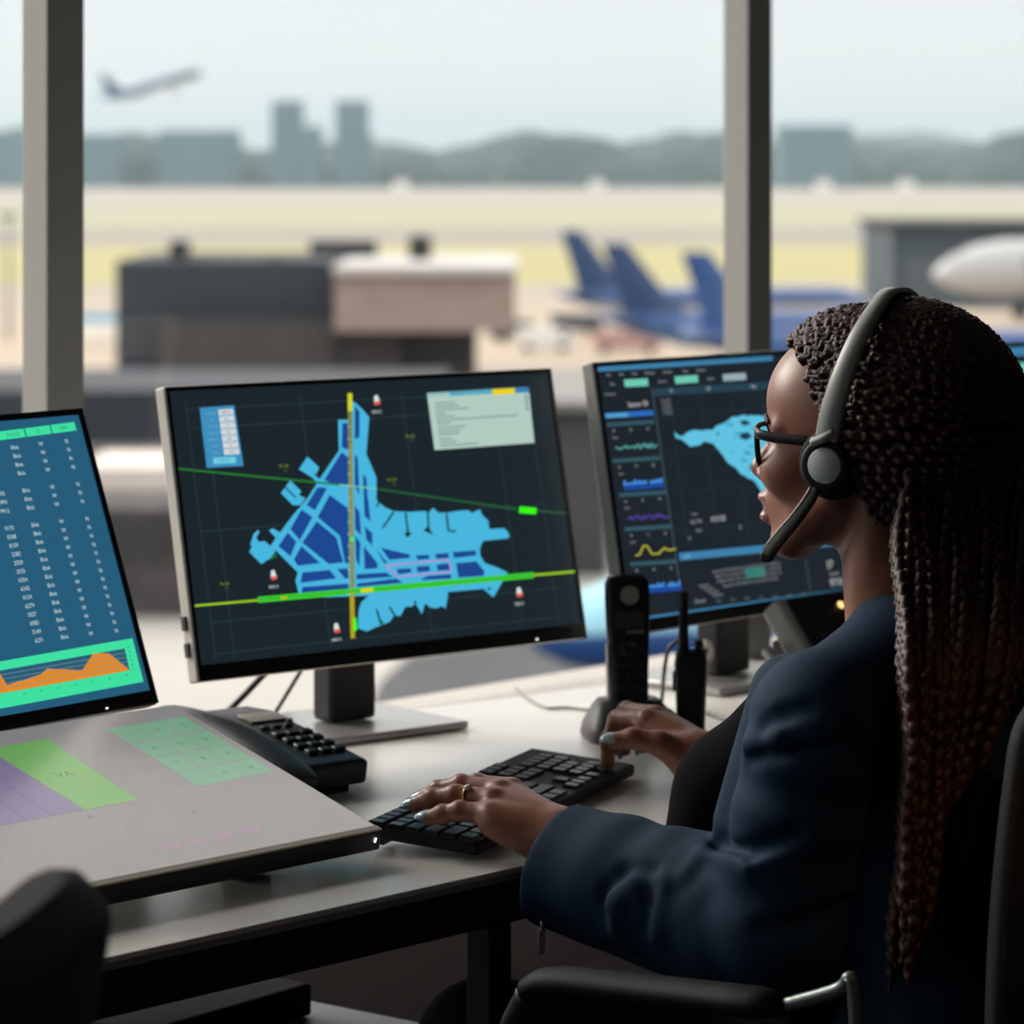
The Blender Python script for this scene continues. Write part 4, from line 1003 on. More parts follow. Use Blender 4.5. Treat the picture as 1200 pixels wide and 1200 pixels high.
# ---- cables
bz = DZ+.002
cable('power_cable', 'thick black cable hanging from the map monitor, nearer the flight table', [at_y(330, 770, 4.25), at_y(303, 797, 4.28), at_y(285, 816, 4.32), at_y(262, 838, 4.36), at_y(225, 868, 4.40)], .0042, m_black)
cable('video_cable', 'thin black cable hanging from the map monitor, nearer its column', [at_y(362, 770, 4.26), at_y(346, 797, 4.30), at_y(332, 820, 4.33), at_y(318, 842, 4.37), at_y(296, 872, 4.42)], .0026, m_black)
cable('phone_cable', 'pale cable lying on the desk towards the phone cradle', [at_z(604, 806, bz), at_z(618, 818, bz), at_z(640, 829, bz), at_z(664, 829, bz), at_z(690, 832, bz)], .0017, mat('pale_cable', (150, 146, 140), rough=.5))
cable('charger_cable', 'black looped charger cable between the cordless phone and the radio', [at_z(762, 828, bz), at_z(774, 826, bz), at_y(778, 790, 4.33), at_y(781, 770, 4.33), at_y(786, 757, 4.33), at_y(797, 752, 4.33), at_y(803, 770, 4.33), at_z(806, 826, bz)], .0028, m_black)
cable('network_cable', 'black cable running along the desk below the dashboard monitor', [at_z(806, 830, bz), at_z(822, 834, bz), at_z(845, 842, bz), at_z(872, 852, bz), at_z(905, 862, bz)], .003, m_black)
hd = at_z(826, 806, DZ)
lampt = thing('webcam', 'small silver webcam on a stub stand behind the radio', 'webcam', (hd.x, hd.y, DZ))
b = MB(); b.lathe((hd.x, hd.y, DZ+.0005), (0, 0, 1), [(0, .018), (.004, .017), (.006, .006), (.03, .005), (.034, .009)], 18); b.build('stand', m_grey, lampt)
b = MB(); b.ball((hd.x, hd.y, DZ+.048), (.012, .012, .016)); b.build('body', m_grey, lampt)
b = MB(); b.ball((hd.x-.001, hd.y-.010, DZ+.05), .005); b.build('lens', m_black, lampt)

# ------------------------------------------------------------------ the operator
m_skin = mat('deep_brown_skin', (142, 90, 68), rough=.40, spec=.55, noise=.05, nscale=60, bump=.08, bscale=900)
m_lip = mat('lip_skin', (156, 100, 94), rough=.35, spec=.5)
m_jacket = mat('navy_jacket_cloth', (15, 42, 66), rough=.8, spec=.2, noise=.08, nscale=400, bump=.12, bscale=900)
m_trous = mat('black_trouser_cloth', (20, 21, 24), rough=.9)
m_hair = mat('dark_brown_braids', (60, 31, 22), rough=.42, spec=.5, noise=.35, nscale=30, bump=.5, bscale=900)
m_scalp = mat('dark_hair_base', (26, 19, 18), rough=.7, bump=.6, bscale=300)
m_nail = mat('pale_blue_nail_polish', (150, 172, 178), rough=.22, coat=.4)
TH = math.radians(28)
HO = Vector((.337, 3.286, 1.156)); Hf = Vector((-math.cos(TH), math.sin(TH), 0)); Hl = Vector((-math.sin(TH), -math.cos(TH), 0)); Hu = Vector((0, 0, 1))
HM = frame(HO, Hf, Hl, Hu)
Hax = np.array([Hf, Hl, Hu], np.float32).T; HOn = np.array(HO, np.float32)
def hw(u, w_, v): return HM @ Vector((u, w_, v))
BE = math.radians(35)
fb = Vector((-math.cos(BE), math.sin(BE), 0)); lb = Vector((-math.sin(BE), -math.cos(BE), 0)); Zv = Vector((0, 0, 1))
Bax = np.array([fb, lb, Zv], np.float32).T
NK = Vector((.385, 3.262, .975)); CH = Vector((.41, 3.238, .82)); AB = Vector((.432, 3.224, .66)); PV = Vector((.437, 3.222, .545))
SL = Vector((.283, 3.125, .915)); SR = Vector((.478, 3.402, .915))
EL = Vector((.252, 3.165, .725)); CL = Vector((.045, 3.365, .733)); WL = Vector((.052, 3.392, .757))
ER = Vector((.375, 3.50, .735)); CR = Vector((.232, 3.617, .757)); WR = Vector((.205, 3.712, .780))
KLn = Vector((.065, 3.30, .52)); KRn = Vector((-.03, 3.53, .515))
HPL = PV+lb*.09; HPR = PV-lb*.09

def head_sdf(p):
    """p in head coordinates: forward, left, up from the middle between the ears"""
    d = ell(p, (-.002, 0, .035), (.093, .074, .084))
    d = smin(d, ell(p, (.034, 0, .048), (.0535, .060, .052)), .02)
    d = smin(d, ell(p, (.032, 0, -.028), (.0545, .056, .066)), .025)
    for s in (1, -1):
        d = smin(d, rc(p, (.006, .052*s, -.045), (.066, .020*s, -.090), .017, .015), .025)     # jaw
        d = smin(d, ell(p, (.058, .042*s, -.022), (.030, .023, .026)), .018)                     # cheekbone
        d = smin(d, rc(p, (.0785, .012*s, .021), (.064, .048*s, .019), .009, .008), .012)         # brow
    d = smin(d, ell(p, (.074, 0, -.094), (.019, .022, .017)), .018)                              # chin
    d = smin(d, ell(p, (.070, 0, -.056), (.031, .031, .024)), .016)                              # mouth
    for s in (1, -1):
        d = smax(d, -ell(p, (.092, .033*s, .001), (.015, .019, .012)), .012)                     # eye socket
        d = smin(d, ell(p, (.0695, .032*s, .001), (.0138, .0155, .0125)), .005)                  # closed part of the lids
    d = smin(d, rc(p, (.081, 0, .012), (.1055, 0, -.022), .0075, .0095), .010)                   # nose bridge
    d = smin(d, ell(p, (.1035, 0, -.0255), (.0105, .011, .0095)), .006)
    for s in (1, -1):
        d = smin(d, ell(p, (.0935, .0135*s, -.030), (.0105, .0075, .0075)), .006)                # nose wings
        d = smax(d, -ell(p, (.098, .0065*s, -.0385), (.006, .0035, .004)), .003)
    d = smin(d, ell(p, (.0945, 0, -.0515), (.0120, .0215, .0068)), .005)                         # lips
    d = smin(d, ell(p, (.0935, 0, -.0705), (.0115, .0185, .0075)), .005)
    d = smax(d, -rc(p, (.105, .014, -.0612), (.105, -.014, -.0612), .0022, .0022), .003)
    for s in (1, -1):
        e = ell(p, (-.006, .078*s, -.004), (.019, .008, .031)); e = smin(e, ell(p, (.0, .077*s, -.030), (.008, .006, .010)), .006)
        d = smin(d, e, .006)                                                                     # ear
    d = smin(d, rc(p, (-.030, 0, -.03), (-.046, 0, -.20), .053, .056), .022)                     # neck
    for s in (1, -1): d = smin(d, rc(p, (-.035, .045*s, -.05), (-.012, .02*s, -.185), .016, .013), .014)
    return d
def torso_core(p):
    d = ell(p, CH, (.098, .148, .19), Bax); d = smin(d, ell(p, AB, (.10, .138, .20), Bax), .05)
    d = smin(d, ell(p, PV, (.125, .165, .12), Bax), .05)
    d = smin(d, rc(p, SL+Zv*.012, SR+Zv*.012, .045, .045), .04)
    d = smin(d, rc(p, NK-Zv*.06, NK+Zv*.05, .06, .053), .03)
    for s_, e_, w_ in ((SL, EL, WL), (SR, ER, WR)):
        d = smin(d, rc(p, s_, e_, .046, .036), .03); d = smin(d, rc(p, e_, w_, .036, .022), .015)
    for h_, k_ in ((HPL, KLn), (HPR, KRn)):
        ft = Vector((k_.x-.02, k_.y+.02, .08))
        d = smin(d, rc(p, h_, k_, .078, .052), .04); d = smin(d, rc(p, k_, ft, .050, .034), .02); d = smin(d, rc(p, ft-Zv*.03, ft+fb*.12-Zv*.045, .034, .026), .02)
    return d
# ---- hands: every finger a chain of its own, closed over the keys
def unit(a): return Vector(a).normalized()
def hand_sdf(wrist, fore, mcps, chains, thumb, palm_r=.0165, hypo=None):
    fn = np.float32
    def f(p):
        d = rc(p, fore, wrist, .030, .0235)
        d = smin(d, ell(p, wrist, (.028, .028, .0235)), .012)
        palm = None
        for m_ in mcps:
            e = rc(p, wrist+(m_-wrist)*.12, m_-(m_-wrist).normalized()*.004-Zv*.004, palm_r+.004, palm_r-.0025)
            palm = e if palm is None else smin(palm, e, .014)
        d = smin(d, palm, .014)
        c_ = (mcps[1]+mcps[2])*.5; c2 = wrist+(c_-wrist)*.55-Zv*.008
        d = smin(d, ell(p, c2, (.030, .030, .013)), .012)
        fin = None
        for ch, (r0, r1) in chains:
            e = None
            for i in range(len(ch)-1):
                t0, t1 = i/(len(ch)-1), (i+1)/(len(ch)-1)
                s_ = rc(p, ch[i], ch[i+1], r0+(r1-r0)*t0, r0+(r1-r0)*t1)
                e = s_ if e is None else smin(e, s_, .0035)
            for i_, k in enumerate(ch[1:-1]): e = smin(e, ell(p, k, ((r0+(r1-r0)*(i_+1)/3)*.98,)*3), .006)
            fin = e if fin is None else smin(fin, e, .0012)
        d = smin(d, fin, .007)
        if hypo is not None: d = smin(d, rc(p, hypo[0], hypo[1], .0215, .0150), .014)
        th = None
        for i in range(len(thumb)-1):
            r0, r1 = ((.0185, .0140), (.0130, .0115), (.0110, .0090))[i]
            s_ = rc(p, thumb[i], thumb[i+1], r0, r1); th = s_ if th is None else smin(th, s_, .005)
        return smin(d, th, .013)
    return f
hL = unit((-.866, .5, 0)); rL = unit((.5, .866, 0))
def lm(a, b_, z): return Vector((WL.x, WL.y, 0))+hL*a+rL*b_+Vector((0, 0, z))
mL = [lm(.073, -.026, .781), lm(.081, -.006, .791), lm(.085, .015, .796), lm(.082, .036, .795)]    # little .. index
def chain(base, lens, yaw, pit, h, r):
    out = [base]; d_ = (h*math.cos(yaw)+r*math.sin(yaw)).normalized()
    for L_, a in zip(lens, pit): out.append(out[-1]+(d_*math.cos(a)+Zv*math.sin(a))*L_)
    return out
cL = [(chain(mL[0], (.031, .020, .017), -.08, (-.02, -.25, -.32), hL, rL), (.0100, .0078)),
      (chain(mL[1], (.041, .027, .022), -.03, (.0, -.20, -.40), hL, rL), (.0106, .0082)),
      (chain(mL[2], (.044, .029, .022), .03, (.02, -.28, -.48), hL, rL), (.0106, .0082)),
      (chain(mL[3], (.041, .026, .022), .06, (.0, -.40, -.58), hL, rL), (.0104, .0080))]
tL = [lm(.018, .022, .752), lm(.050, .046, .752), lm(.080, .052, .756), lm(.105, .046, .760)]
handL = hand_sdf(WL, WL+(CL-WL)*0+Vector((.10, -.075, -.012)), mL, cL, tL, hypo=(lm(.012, -.016, .7545), lm(.060, -.026, .770)))
hR = unit((-.62, .78, 0)); rR = unit((.78, .62, 0))
mR = [Vector((.147, 3.752, .818)), Vector((.157, 3.768, .820)), Vector((.168, 3.783, .815)), Vector((.178, 3.797, .805))]   # index .. little
cR = [([mR[0], Vector((.117, 3.787, .812)), Vector((.1075, 3.800, .786)), Vector((.1065, 3.802, .7625))], (.0106, .0080)),
      ([mR[1], Vector((.128, 3.808, .818)), Vector((.115, 3.824, .796)), Vector((.113, 3.826, .772))], (.0104, .0080)),
      ([mR[2], Vector((.143, 3.824, .806)), Vector((.130, 3.842, .788)), Vector((.127, 3.845, .768))], (.0095, .0072)),
      ([mR[3], Vector((.160, 3.828, .798)), Vector((.150, 3.842, .784)), Vector((.147, 3.846, .770))], (.0084, .0066))]
tR = [Vector((.190, 3.705, .782)), Vector((.160, 3.700, .800)), Vector((.1315, 3.703, .805)), Vector((.1115, 3.705, .802))]
handR = hand_sdf(WR, WR+Vector((.11, -.10, -.02)), mR, cR, tR)

person = thing('person', 'seated woman in navy jacket with long dark braids typing at the desk', 'person', (PV.x, PV.y, 0))
def head_world(p): return head_sdf((p-HOn) @ Hax)
parts_ = []
V, Q = surf(head_sdf, (-.125, -.105, -.20), (.130, .105, .135), .0019); V = relax(V, Q, 1, .3)
lip = np.zeros(len(Q), int); c_ = V[Q].mean(1)
lipm = (c_[:, 0] > .0925) & (np.abs(c_[:, 1]) < .0215) & (((c_[:, 2] < -.0455) & (c_[:, 2] > -.0600)) | ((c_[:, 2] < -.0610) & (c_[:, 2] > -.0785)))
lip[lipm] = 1
parts_.append((V @ Hax.T+HOn, Q, lip))
V, Q = surf(torso_core, (-.12, 2.95, -.02), (.68, 3.75, 1.03), .011); parts_.append((V, Q, np.zeros(len(Q), int)))
for fn_, lo, hi in ((handL, (-.14, 3.29, .70), (.16, 3.53, .83)), (handR, (.085, 3.60, .72), (.33, 3.88, .85))):
    V, Q = surf(fn_, lo, hi, .0015); V = relax(V, Q, 2, .4); parts_.append((V, Q, np.zeros(len(Q), int)))
nV = np.cumsum([0]+[len(a[0]) for a in parts_])
BV = np.concatenate([a[0] for a in parts_]); BQ = [a[1]+nV[i] for i, a in enumerate(parts_)]; BI = [a[2] for a in parts_]
for i, q_ in ((0, NK-Zv*.02), (2, (EL*.35+WL*.65)), (3, (ER*.35+WR*.65))):      # sew head and hands to the trunk under the clothes
    q_ = np.array(q_); e = []
    for k in (i, 1):
        f_ = BQ[k][np.argmin(((BV[BQ[k]].mean(1)-q_)**2).sum(1))]; e.append(f_[:2])
    BQ.append(np.array([[e[0][0], e[0][1], e[1][1], e[1][0]]])); BI.append(np.zeros(1, int))
body = np_mesh('body', BV, np.concatenate(BQ), [m_skin, m_lip], person, np.concatenate(BI))
# eyes
for s in (1, -1):
    b = MB(HM); b.ball((.0705, .032*s, -.001), .0136, nu=24, nv=16); ey = b.build('eye', mat('eye_white', (190, 182, 176), rough=.15), body)
    b = MB(HM); b.ball((.0788, .032*s, -.002), (.0058, .0062, .0062)); b.build('iris', mat('dark_iris', (30, 20, 16), rough=.1), ey)
    b = MB(HM); b.tube(spline([hw(.0865, (.018)*s, .005), hw(.0905, .030*s, .0078), hw(.083, .045*s, .004)], 6), .0012, 6) if False else b.tube([Vector(p) for p in spline([(.0805, .018*s, .003), (.0845, .030*s, .0055), (.077, .045*s, .002)], 6)], .0012, 6); b.build('eyelashes', m_scalp, body)
    b = MB(HM); b.tube([Vector(p) for p in spline([(.0900, .012*s, .0235), (.0885, .028*s, .0280), (.0765, .050*s, .0235)], 6)], [.0022]*6+[.0028]*4+[.0022]*2+[.0012], 8, flat=(1.3, .6)); b.build('eyebrow', m_scalp, body)
def nail(p0, p1, r, out):
    t = (p1-p0).normalized(); o_ = (Vector(out)-t*Vector(out).dot(t)).normalized(); x = t.cross(o_)
    c_ = p1+t*r*.45+o_*(r*.66)
    b = MB(); b.ball(c_, (r*1.35, r*.86, r*.42), Matrix((t, x, o_)).transposed(), 16, 10); b.build('fingernail', m_nail, body)
for ch, (r0, r1) in cL: nail(ch[-2], ch[-1], r1, (-.1, -.45, .9))
for ch, (r0, r1) in cR: nail(ch[-2], ch[-1], r1, (-.62, .5, .6))
nail(tL[-2], tL[-1], .0085, (.2, .6, .8)); nail(tR[-2], tR[-1], .0085, (-.1, -.65, .75))

# ---- jacket
def slv(p, a, b_, r1, r2): return rc(p, a, b_, r1, r2)
cutL = (CL-EL).normalized(); cutR = (CR-ER).normalized()
cutL = (cutL*.93+Vector((-.15, .0, .30))).normalized(); cutR = (cutR*.9+Vector((-.25, 0, .35))).normalized()
def ripple(p, c, ax, amp, wl, rad, ph=0.):
    q = p-np.array(c, np.float32); t = q @ np.array(ax, np.float32)
    return amp*np.sin(t*(6.2832/wl)+ph)*np.exp(-(q*q).sum(1)/(rad*rad))
FOLDS = []
def jacket_sdf(p):
    d = jacket_base(p)
    for pts, r_, k_, dep, sgn in FOLDS:
        for a_, b_ in zip(pts, pts[1:]):
            e = rc(p, a_, b_, r_, r_*.8)
            d = smax(d, -e, k_) if sgn < 0 else smin(d, e, k_)
    return d
def on_cloth(px, py, off=0.):
    o_ = np.array([0, 0, ZC]); v_ = np.array([(px-600)/F, 1, -(py-HZ)/F]); t = 2.7
    for _ in range(80):
        e = float(jacket_base((o_+v_*t)[None].astype(np.float32))[0])
        if e < .0006: break
        t += e*.8
    return Vector(o_+v_*(t+off))
def jacket_base(p):
    d = ell(p, CH, (.118, .166, .20), Bax); d = smin(d, ell(p, AB, (.122, .158, .22), Bax), .06)
    d = smin(d, ell(p, PV+Zv*.03, (.14, .178, .12), Bax), .05)
    d = smin(d, rc(p, SL+Zv*.004, SR+Zv*.004, .054, .054), .045)
    d = smin(d, ell(p, CH+fb*.085+Zv*.01, (.06, .12, .075), Bax), .05)
    d = smin(d, rc(p, NK-Zv*.055, NK-Zv*.006, .085, .062), .035)
    for s_ in (1, -1): d = smin(d, rc(p, NK+lb*.035*s_+Zv*.004-fb*.012, (SL if s_ > 0 else SR)+Zv*.006, .046, .050), .03)
    # collar
    q = p-np.array(NK-Zv*.0, np.float32)
    up = q[:, 2]+.62*(q @ np.array(fb, np.float32)); rr = np.sqrt((q @ np.array(fb, np.float32))**2+(q @ np.array(lb, np.float32))**2)
    col = np.maximum(np.abs(rr-.064+.25*(up-.01))-.0045, np.abs(up-.014)-.020)
    d = smin(d, col, .008)
    d = np.maximum(d, -rc(p, NK-Zv*.05+fb*.01, NK+Zv*.12-fb*.01, .053, .060))
    # sleeves
    upL = smin(rc(p, SL, EL, .067, .066), ell(p, EL, (.068, .068, .066)), .02)
    upL = upL+ripple(p, SL-Zv*.075+lb*.03, (.25, .1, .96), .0042, .055, .085)+ripple(p, EL+Zv*.05-fb*.02, (-.3, 0, .95), .0035, .04, .06, 1.)
    foL = rc(p, EL, CL+cutL*.05, .066, .054)
    foL = foL+ripple(p, EL*.45+CL*.55, unit((-.75, .62, .3)), .0038, .075, .09)+ripple(p, EL*.75+CL*.25+Zv*.04, unit((-.6, .3, .7)), .004, .04, .055)
    foL = smin(foL, rc(p, EL*.8+CL*.2-Zv*.022, CL-Zv*.014+cutL*.05, .060, .050), .02)
    foL = np.maximum(foL, (p-np.array(CL, np.float32)) @ np.array(cutL, np.float32))
    upR = rc(p, SR, ER, .066, .064); foR = rc(p, ER, CR+cutR*.05, .056, .050)
    foR = smin(foR, rc(p, ER-Zv*.015, CR-Zv*.02+cutR*.05, .05, .036), .03)
    foR = np.maximum(foR, (p-np.array(CR, np.float32)) @ np.array(cutR, np.float32))
    aL = smin(upL, foL, .010); aR = smin(upR, foR, .014)
    d = smin(d, rc(p, at_y(928, 815, 3.20), at_y(880, 965, 3.21), .040, .036), .02)
    d = smin(d, upL, .012); d = smin(d, foL, .009); d = smin(d, aR, .02)
    for c_, k_, e_, r_ in ((CL-Zv*.006, cutL, EL, .0500), (CR, cutR, ER, .050)):
        d = np.maximum(d, -rc(p, c_+k_*.06, c_+(e_-c_).normalized()*.07, r_, r_-.004))
    d = d+ripple(p, CH+lb*.10-fb*.08-Zv*.05, (.2, .2, .95), .003, .08, .12)
    # cut level below the hips
    return np.maximum(d, (.50-p[:, 2]))
for pts, r_, k_, off, sgn in (
    ([(712, 1078), (708, 1050), (728, 1022), (765, 1019)], .006, .012, -.002, -1), ([(724, 1084), (724, 1058), (744, 1036)], .006, .018, .0052, 1),
    ([(768, 1040), (757, 1090)], .006, .012, -.002, -1), ([(782, 1036), (772, 1092)], .006, .018, .0050, 1),
    ([(806, 1026), (829, 1000), (880, 1012), (945, 990)], .0065, .014, .0025, 1), ([(838, 988), (880, 998), (940, 974)], .006, .011, -.003, -1),
    ([(876, 888), (908, 878), (985, 870)], .006, .011, -.0025, -1), ([(878, 872), (915, 862), (975, 858)], .006, .016, .003, 1),
    ([(893, 850), (915, 838), (950, 828)], .005, .011, -.002, -1), ([(640, 1075), (690, 1108), (760, 1130)], .005, .012, -.002, -1),
    ([(990, 1060), (940, 1085), (890, 1090)], .006, .013, -.002, -1)):
    FOLDS.append(([np.array(on_cloth(x, y, off), np.float32) for x, y in pts], r_, k_, 0, sgn))
V, Q = surf(jacket_sdf, (-.02, 2.94, .48), (.66, 3.76, 1.03), .0042); V = relax(V, Q, 2, .45)
jk = np_mesh('jacket', V, Q, m_jacket, body)
zp = at_y(635, 1099, 3.312)
b = MB(); b.box(zp+Zv*.004, (.007, .004, .008), rotz(.2), bevel=.0008); b.box(zp-Zv*.0075, (.0065, .0022, .018), rotz(.2), bevel=.0008); b.tube([zp+Zv*.016, zp+Zv*.006], .0016, 8); b.build('zip_pull', mat('gunmetal', (150, 152, 156), rough=.3, metal=.5), jk)
def top_sdf(p):
    d = smin(rc(p, at_y(935, 845, 3.36), at_y(862, 928, 3.42), .052, .056), rc(p, at_y(862, 928, 3.42), at_y(834, 1030, 3.43), .056, .060), .03)
    d = smin(d, ell(p, AB+fb*.05, (.12, .15, .18), Bax), .05)
    return smin(d, ell(p, CH+fb*.03, (.10, .14, .15), Bax), .05)
V, Q = surf(top_sdf, (.08, 3.0, .44), (.60, 3.66, 1.0), .006); V = relax(V, Q, 2, .5); np_mesh('blouse', V, Q, mat('black_blouse_cloth', (9, 9, 11), rough=1., spec=.1), body)
def trouser_sdf(p):
    d = ell(p, PV-Zv*.01, (.150, .186, .105), Bax)
    for h_, k_ in ((HPL, KLn), (HPR, KRn)):
        ft = Vector((k_.x-.02, k_.y+.02, .09))
        d = smin(d, rc(p, h_, k_, .092, .066), .04); d = smin(d, rc(p, k_, ft, .066, .052), .02)
    return np.maximum(d, .09-p[:, 2])
V, Q = surf(trouser_sdf, (-.12, 2.98, .06), (.68, 3.72, .68), .009); np_mesh('trousers', V, Q, m_trous, body)
for k_ in (KLn, KRn):
    ft = Vector((k_.x-.02, k_.y+.02, .0)); b = MB(frame(ft, fb, lb, Zv))
    b.rings([[(-.05+(.0)+.02*0+x*L_/2+.05, y*w_/2, z) for x, y in ((math.cos(t), math.sin(t)) for t in (2*math.pi*k/20 for k in range(20)))] for z, L_, w_ in ((.002, .25, .085), (.02, .255, .09), (.05, .22, .085), (.085, .11, .075))])
    b.build('shoe', m_black, body)

# ---- hair: a close cap, rows of braids drawn back to a tie, long braids hanging behind the shoulder
def cap_sdf(p):
    d = ell(p, (-.045, 0, .022), (.115, .093, .112)); d = smin(d, ell(p, (-.002, 0, .043), (.089, .080, .087)), .02)
    n = (np.sin(p[:, 0]*210)*np.sin(p[:, 1]*190+p[:, 0]*60)*np.sin(p[:, 2]*200))*.0022
    d = d+n
    w2 = np.abs(p[:, 1])
    d = smax(d, (p[:, 0]-.066-.18*(p[:, 2]-.092)+.71*w2)/1.25, .006)
    d = smax(d, np.minimum(p[:, 0]+.040, p[:, 2]+.03+1.2*(0)), .008) if False else smax(d, np.minimum((p[:, 0]+.046), -(p[:, 2]+.022)), .008)
    return d
V, Q = surf(cap_sdf, (-.19, -.115, -.115), (.115, .115, .155), .0026)
hair = np_mesh('hair', V @ Hax.T+HOn, Q, m_scalp, body)
def braid_strip(P, r0, period, phase, taper=True):
    P = np.array(P, float); seg = np.linalg.norm(np.diff(P, axis=0), axis=1); s = np.concatenate([[0], np.cumsum(seg)])
    n = max(6, int(s[-1]/.0028)); t = np.linspace(0, s[-1], n)
    C = np.stack([np.interp(t, s, P[:, k]) for k in range(3)], 1)
    T = np.gradient(C, axis=0); T /= np.linalg.norm(T, axis=1)[:, None]+1e-9
    ref = np.array([.3, -.9, .3]); N = ref-T*(T @ ref)[:, None]; N /= np.linalg.norm(N, axis=1)[:, None]; B = np.cross(T, N)
    w_ = 2*np.pi*t/period+phase
    C = C+N*(np.sin(w_*1.0)*r0*.22)[:, None]+B*(np.cos(w_)*r0*.22)[:, None]
    a = np.arange(8)*2*np.pi/8
    rr = r0*(1+.30*np.cos(2*(a[None]-w_[:, None]*.5))+.10*np.cos(w_*2)[:, None])
    if taper: rr = rr*np.clip((s[-1]-t)/.03+.35, 0, 1)[:, None]
    ring = C[:, None]+rr[..., None]*(np.cos(a)[None, :, None]*N[:, None]+np.sin(a)[None, :, None]*B[:, None])
    V = ring.reshape(-1, 3); i = np.arange(n-1)[:, None]*8; j = np.arange(8)[None]
    return V, np.stack([i+j, i+(j+1) % 8, i+8+(j+1) % 8, i+8+j], -1).reshape(-1, 4)
BR = []
tie = np.array([-.150, .0, .030])
cA, rA, cB, rB = np.array([-.045, 0, .022]), np.array([.118, .096, .115]), np.array([-.002, 0, .043]), np.array([.092, .083, .090])
def lift(p):
    """move p (head coordinates) out along its direction to the cap's surface"""
    o_ = np.array([-.035, 0, .02]); dr = p-o_; dr = dr/np.linalg.norm(dr)
    lo, hi = .02, .25
    for _ in range(24):
        m_ = (lo+hi)/2; q = o_+dr*m_
        ins_ = (((q-cA)/rA)**2).sum() < 1 or (((q-cB)/rB)**2).sum() < 1
        if ins_: lo = m_
        else: hi = m_
    return o_+dr*lo
for i in range(62):
    ph_ = -1.45+2.9*i/61                                   # from the far ear over the brow to the near ear
    w0 = .079*math.sin(ph_); v0 = .004+.085*math.cos(ph_)**.9 if abs(ph_) < 1.56 else .0
    u0 = .058+.18*(v0-.092)-.66*abs(w0)
    st_ = np.array([u0, w0, v0])
    P = [lift(st_+(tie-st_)*t+np.array([0, 0, .03*math.sin(math.pi*t)])+rng.normal(0, .0022, 3)) for t in np.linspace(.0, .97, 22)]
    BR.append(braid_strip(np.array(P) @ Hax.T.astype(float)+np.array(HO), .0043+.0008*rng.random(), .0125, rng.random()*6.3, False))
    if True:
        st_ = st_*np.array([.2, .93, 1])+np.array([-.03, 0, .045*math.cos(ph_)])
        P = [lift(st_+(tie-st_)*t+rng.normal(0, .002, 3))*1.0+np.array([0, 0, .003]) for t in np.linspace(0, .97, 16)]
        BR.append(braid_strip(np.array(P) @ Hax.T.astype(float)+np.array(HO), (.0048+.001*rng.random()), .0135, rng.random()*6.3, False))
for s_ in (1, -1):
    for i in range(12):
        f_ = i/11; st_ = np.array([-.020-.022*f_, .088*s_, .020-.105*f_]); en_ = tie+np.array([0, .02*s_, -.012-.05*f_])
        P = [lift(st_+(en_-st_)*t+rng.normal(0, .0015, 3)) for t in np.linspace(0, 1, 16)]
        BR.append(braid_strip(np.array(P) @ Hax.T.astype(float)+np.array(HO), .0054+.0008*rng.random(), .014, rng.random()*6.3, False))
Rb = np.array([(1.20, .492), (1.13, .486), (1.03, .472), (.957, .453), (.894, .425), (.83, .417), (.7685, .402), (.72, .388), (.68, .372), (.6, .36)])[::-1]
def xr(z): return np.interp(z, Rb[:, 0], Rb[:, 1])
def xl(z): return np.interp(z, [.6, .75, .95, 1.10, 1.16], [.330, .346, .352, .357, .362])
for lay in range(4):
    for k in range(22):
        s_ = (k+.5+rng.uniform(-.4, .4))/22
        y0 = 3.035+.022*lay+.03*s_+rng.uniform(-.006, .006)
        zroot = 1.160-.038*(1-s_)**2+.02*rng.random()-.01*lay
        zend = rng.uniform(.66, .76)+.16*s_*rng.random()+.03*lay*rng.random()
        zs = np.arange(zroot, zend, -.02)
        X = xl(zs)+(xr(zs)-xl(zs))*s_
        # from the head outwards: near the top the braid follows the head, further down it hangs clear of the shoulder
        ytop = 3.165+.03*s_+.012*lay
        f_ = np.clip((1.12-zs)/.16, 0, 1); f_ = f_*f_*(3-2*f_)
        Yy = ytop*(1-f_)+y0*f_
        wob = .003*np.sin(zs*23+k)+.002*np.sin(zs*57+2*k)
        P = np.stack([X+wob, Yy+.003*np.sin(zs*31+k*2), zs], 1)
        g_ = np.array(hw(-.120-.02*rng.random(), .055-.06*s_, .045-.02*lay*.5))
        P = np.concatenate([[g_*.6+P[0]*.4+np.array([0, 0, .012])], P]) if s_ > .35 else P
        BR.append(braid_strip(P, (.0052+.0010*rng.random()), .016, rng.random()*6.3))
nV = np.cumsum([0]+[len(a[0]) for a in BR])
np_mesh('braids', np.concatenate([a[0] for a in BR]), np.concatenate([a[1]+nV[i] for i, a in enumerate(BR)]), m_hair, hair)
b = MB(); tw_ = Vector(hw(*tie)); b.tube([tw_+Hl*(.030*math.cos(t))+Zv*(.028*math.sin(t))+Hf*.004 for t in (2*math.pi*k/30 for k in range(30))], .0030, 8, closed=True); b.build('hair_tie', m_black_m, hair)

# ---- ring
a_, b_2 = cL[1][0][0], cL[1][0][1]; rc_ = a_+(b_2-a_)*.62; rt = (b_2-a_).normalized(); rn = rt.orthogonal().normalized(); rb_ = rt.cross(rn)
ring = thing('ring', 'thin gold ring with a small stone on her near hand', 'ring', rc_)
b = MB(); b.tube([rc_+(rn*math.cos(t)+rb_*math.sin(t))*.0110 for t in (2*math.pi*k/32 for k in range(32))], .0016, 8, closed=True); b.build('band', mat('gold', (222, 160, 104), rough=.2, metal=1.), ring)
b = MB(); b.ball(rc_+Vector((-.1, -.55, .83)).normalized()*.0122, (.0040, .0040, .0030)); b.build('stone', mat('clear_stone', (226, 214, 206), rough=.05), ring)

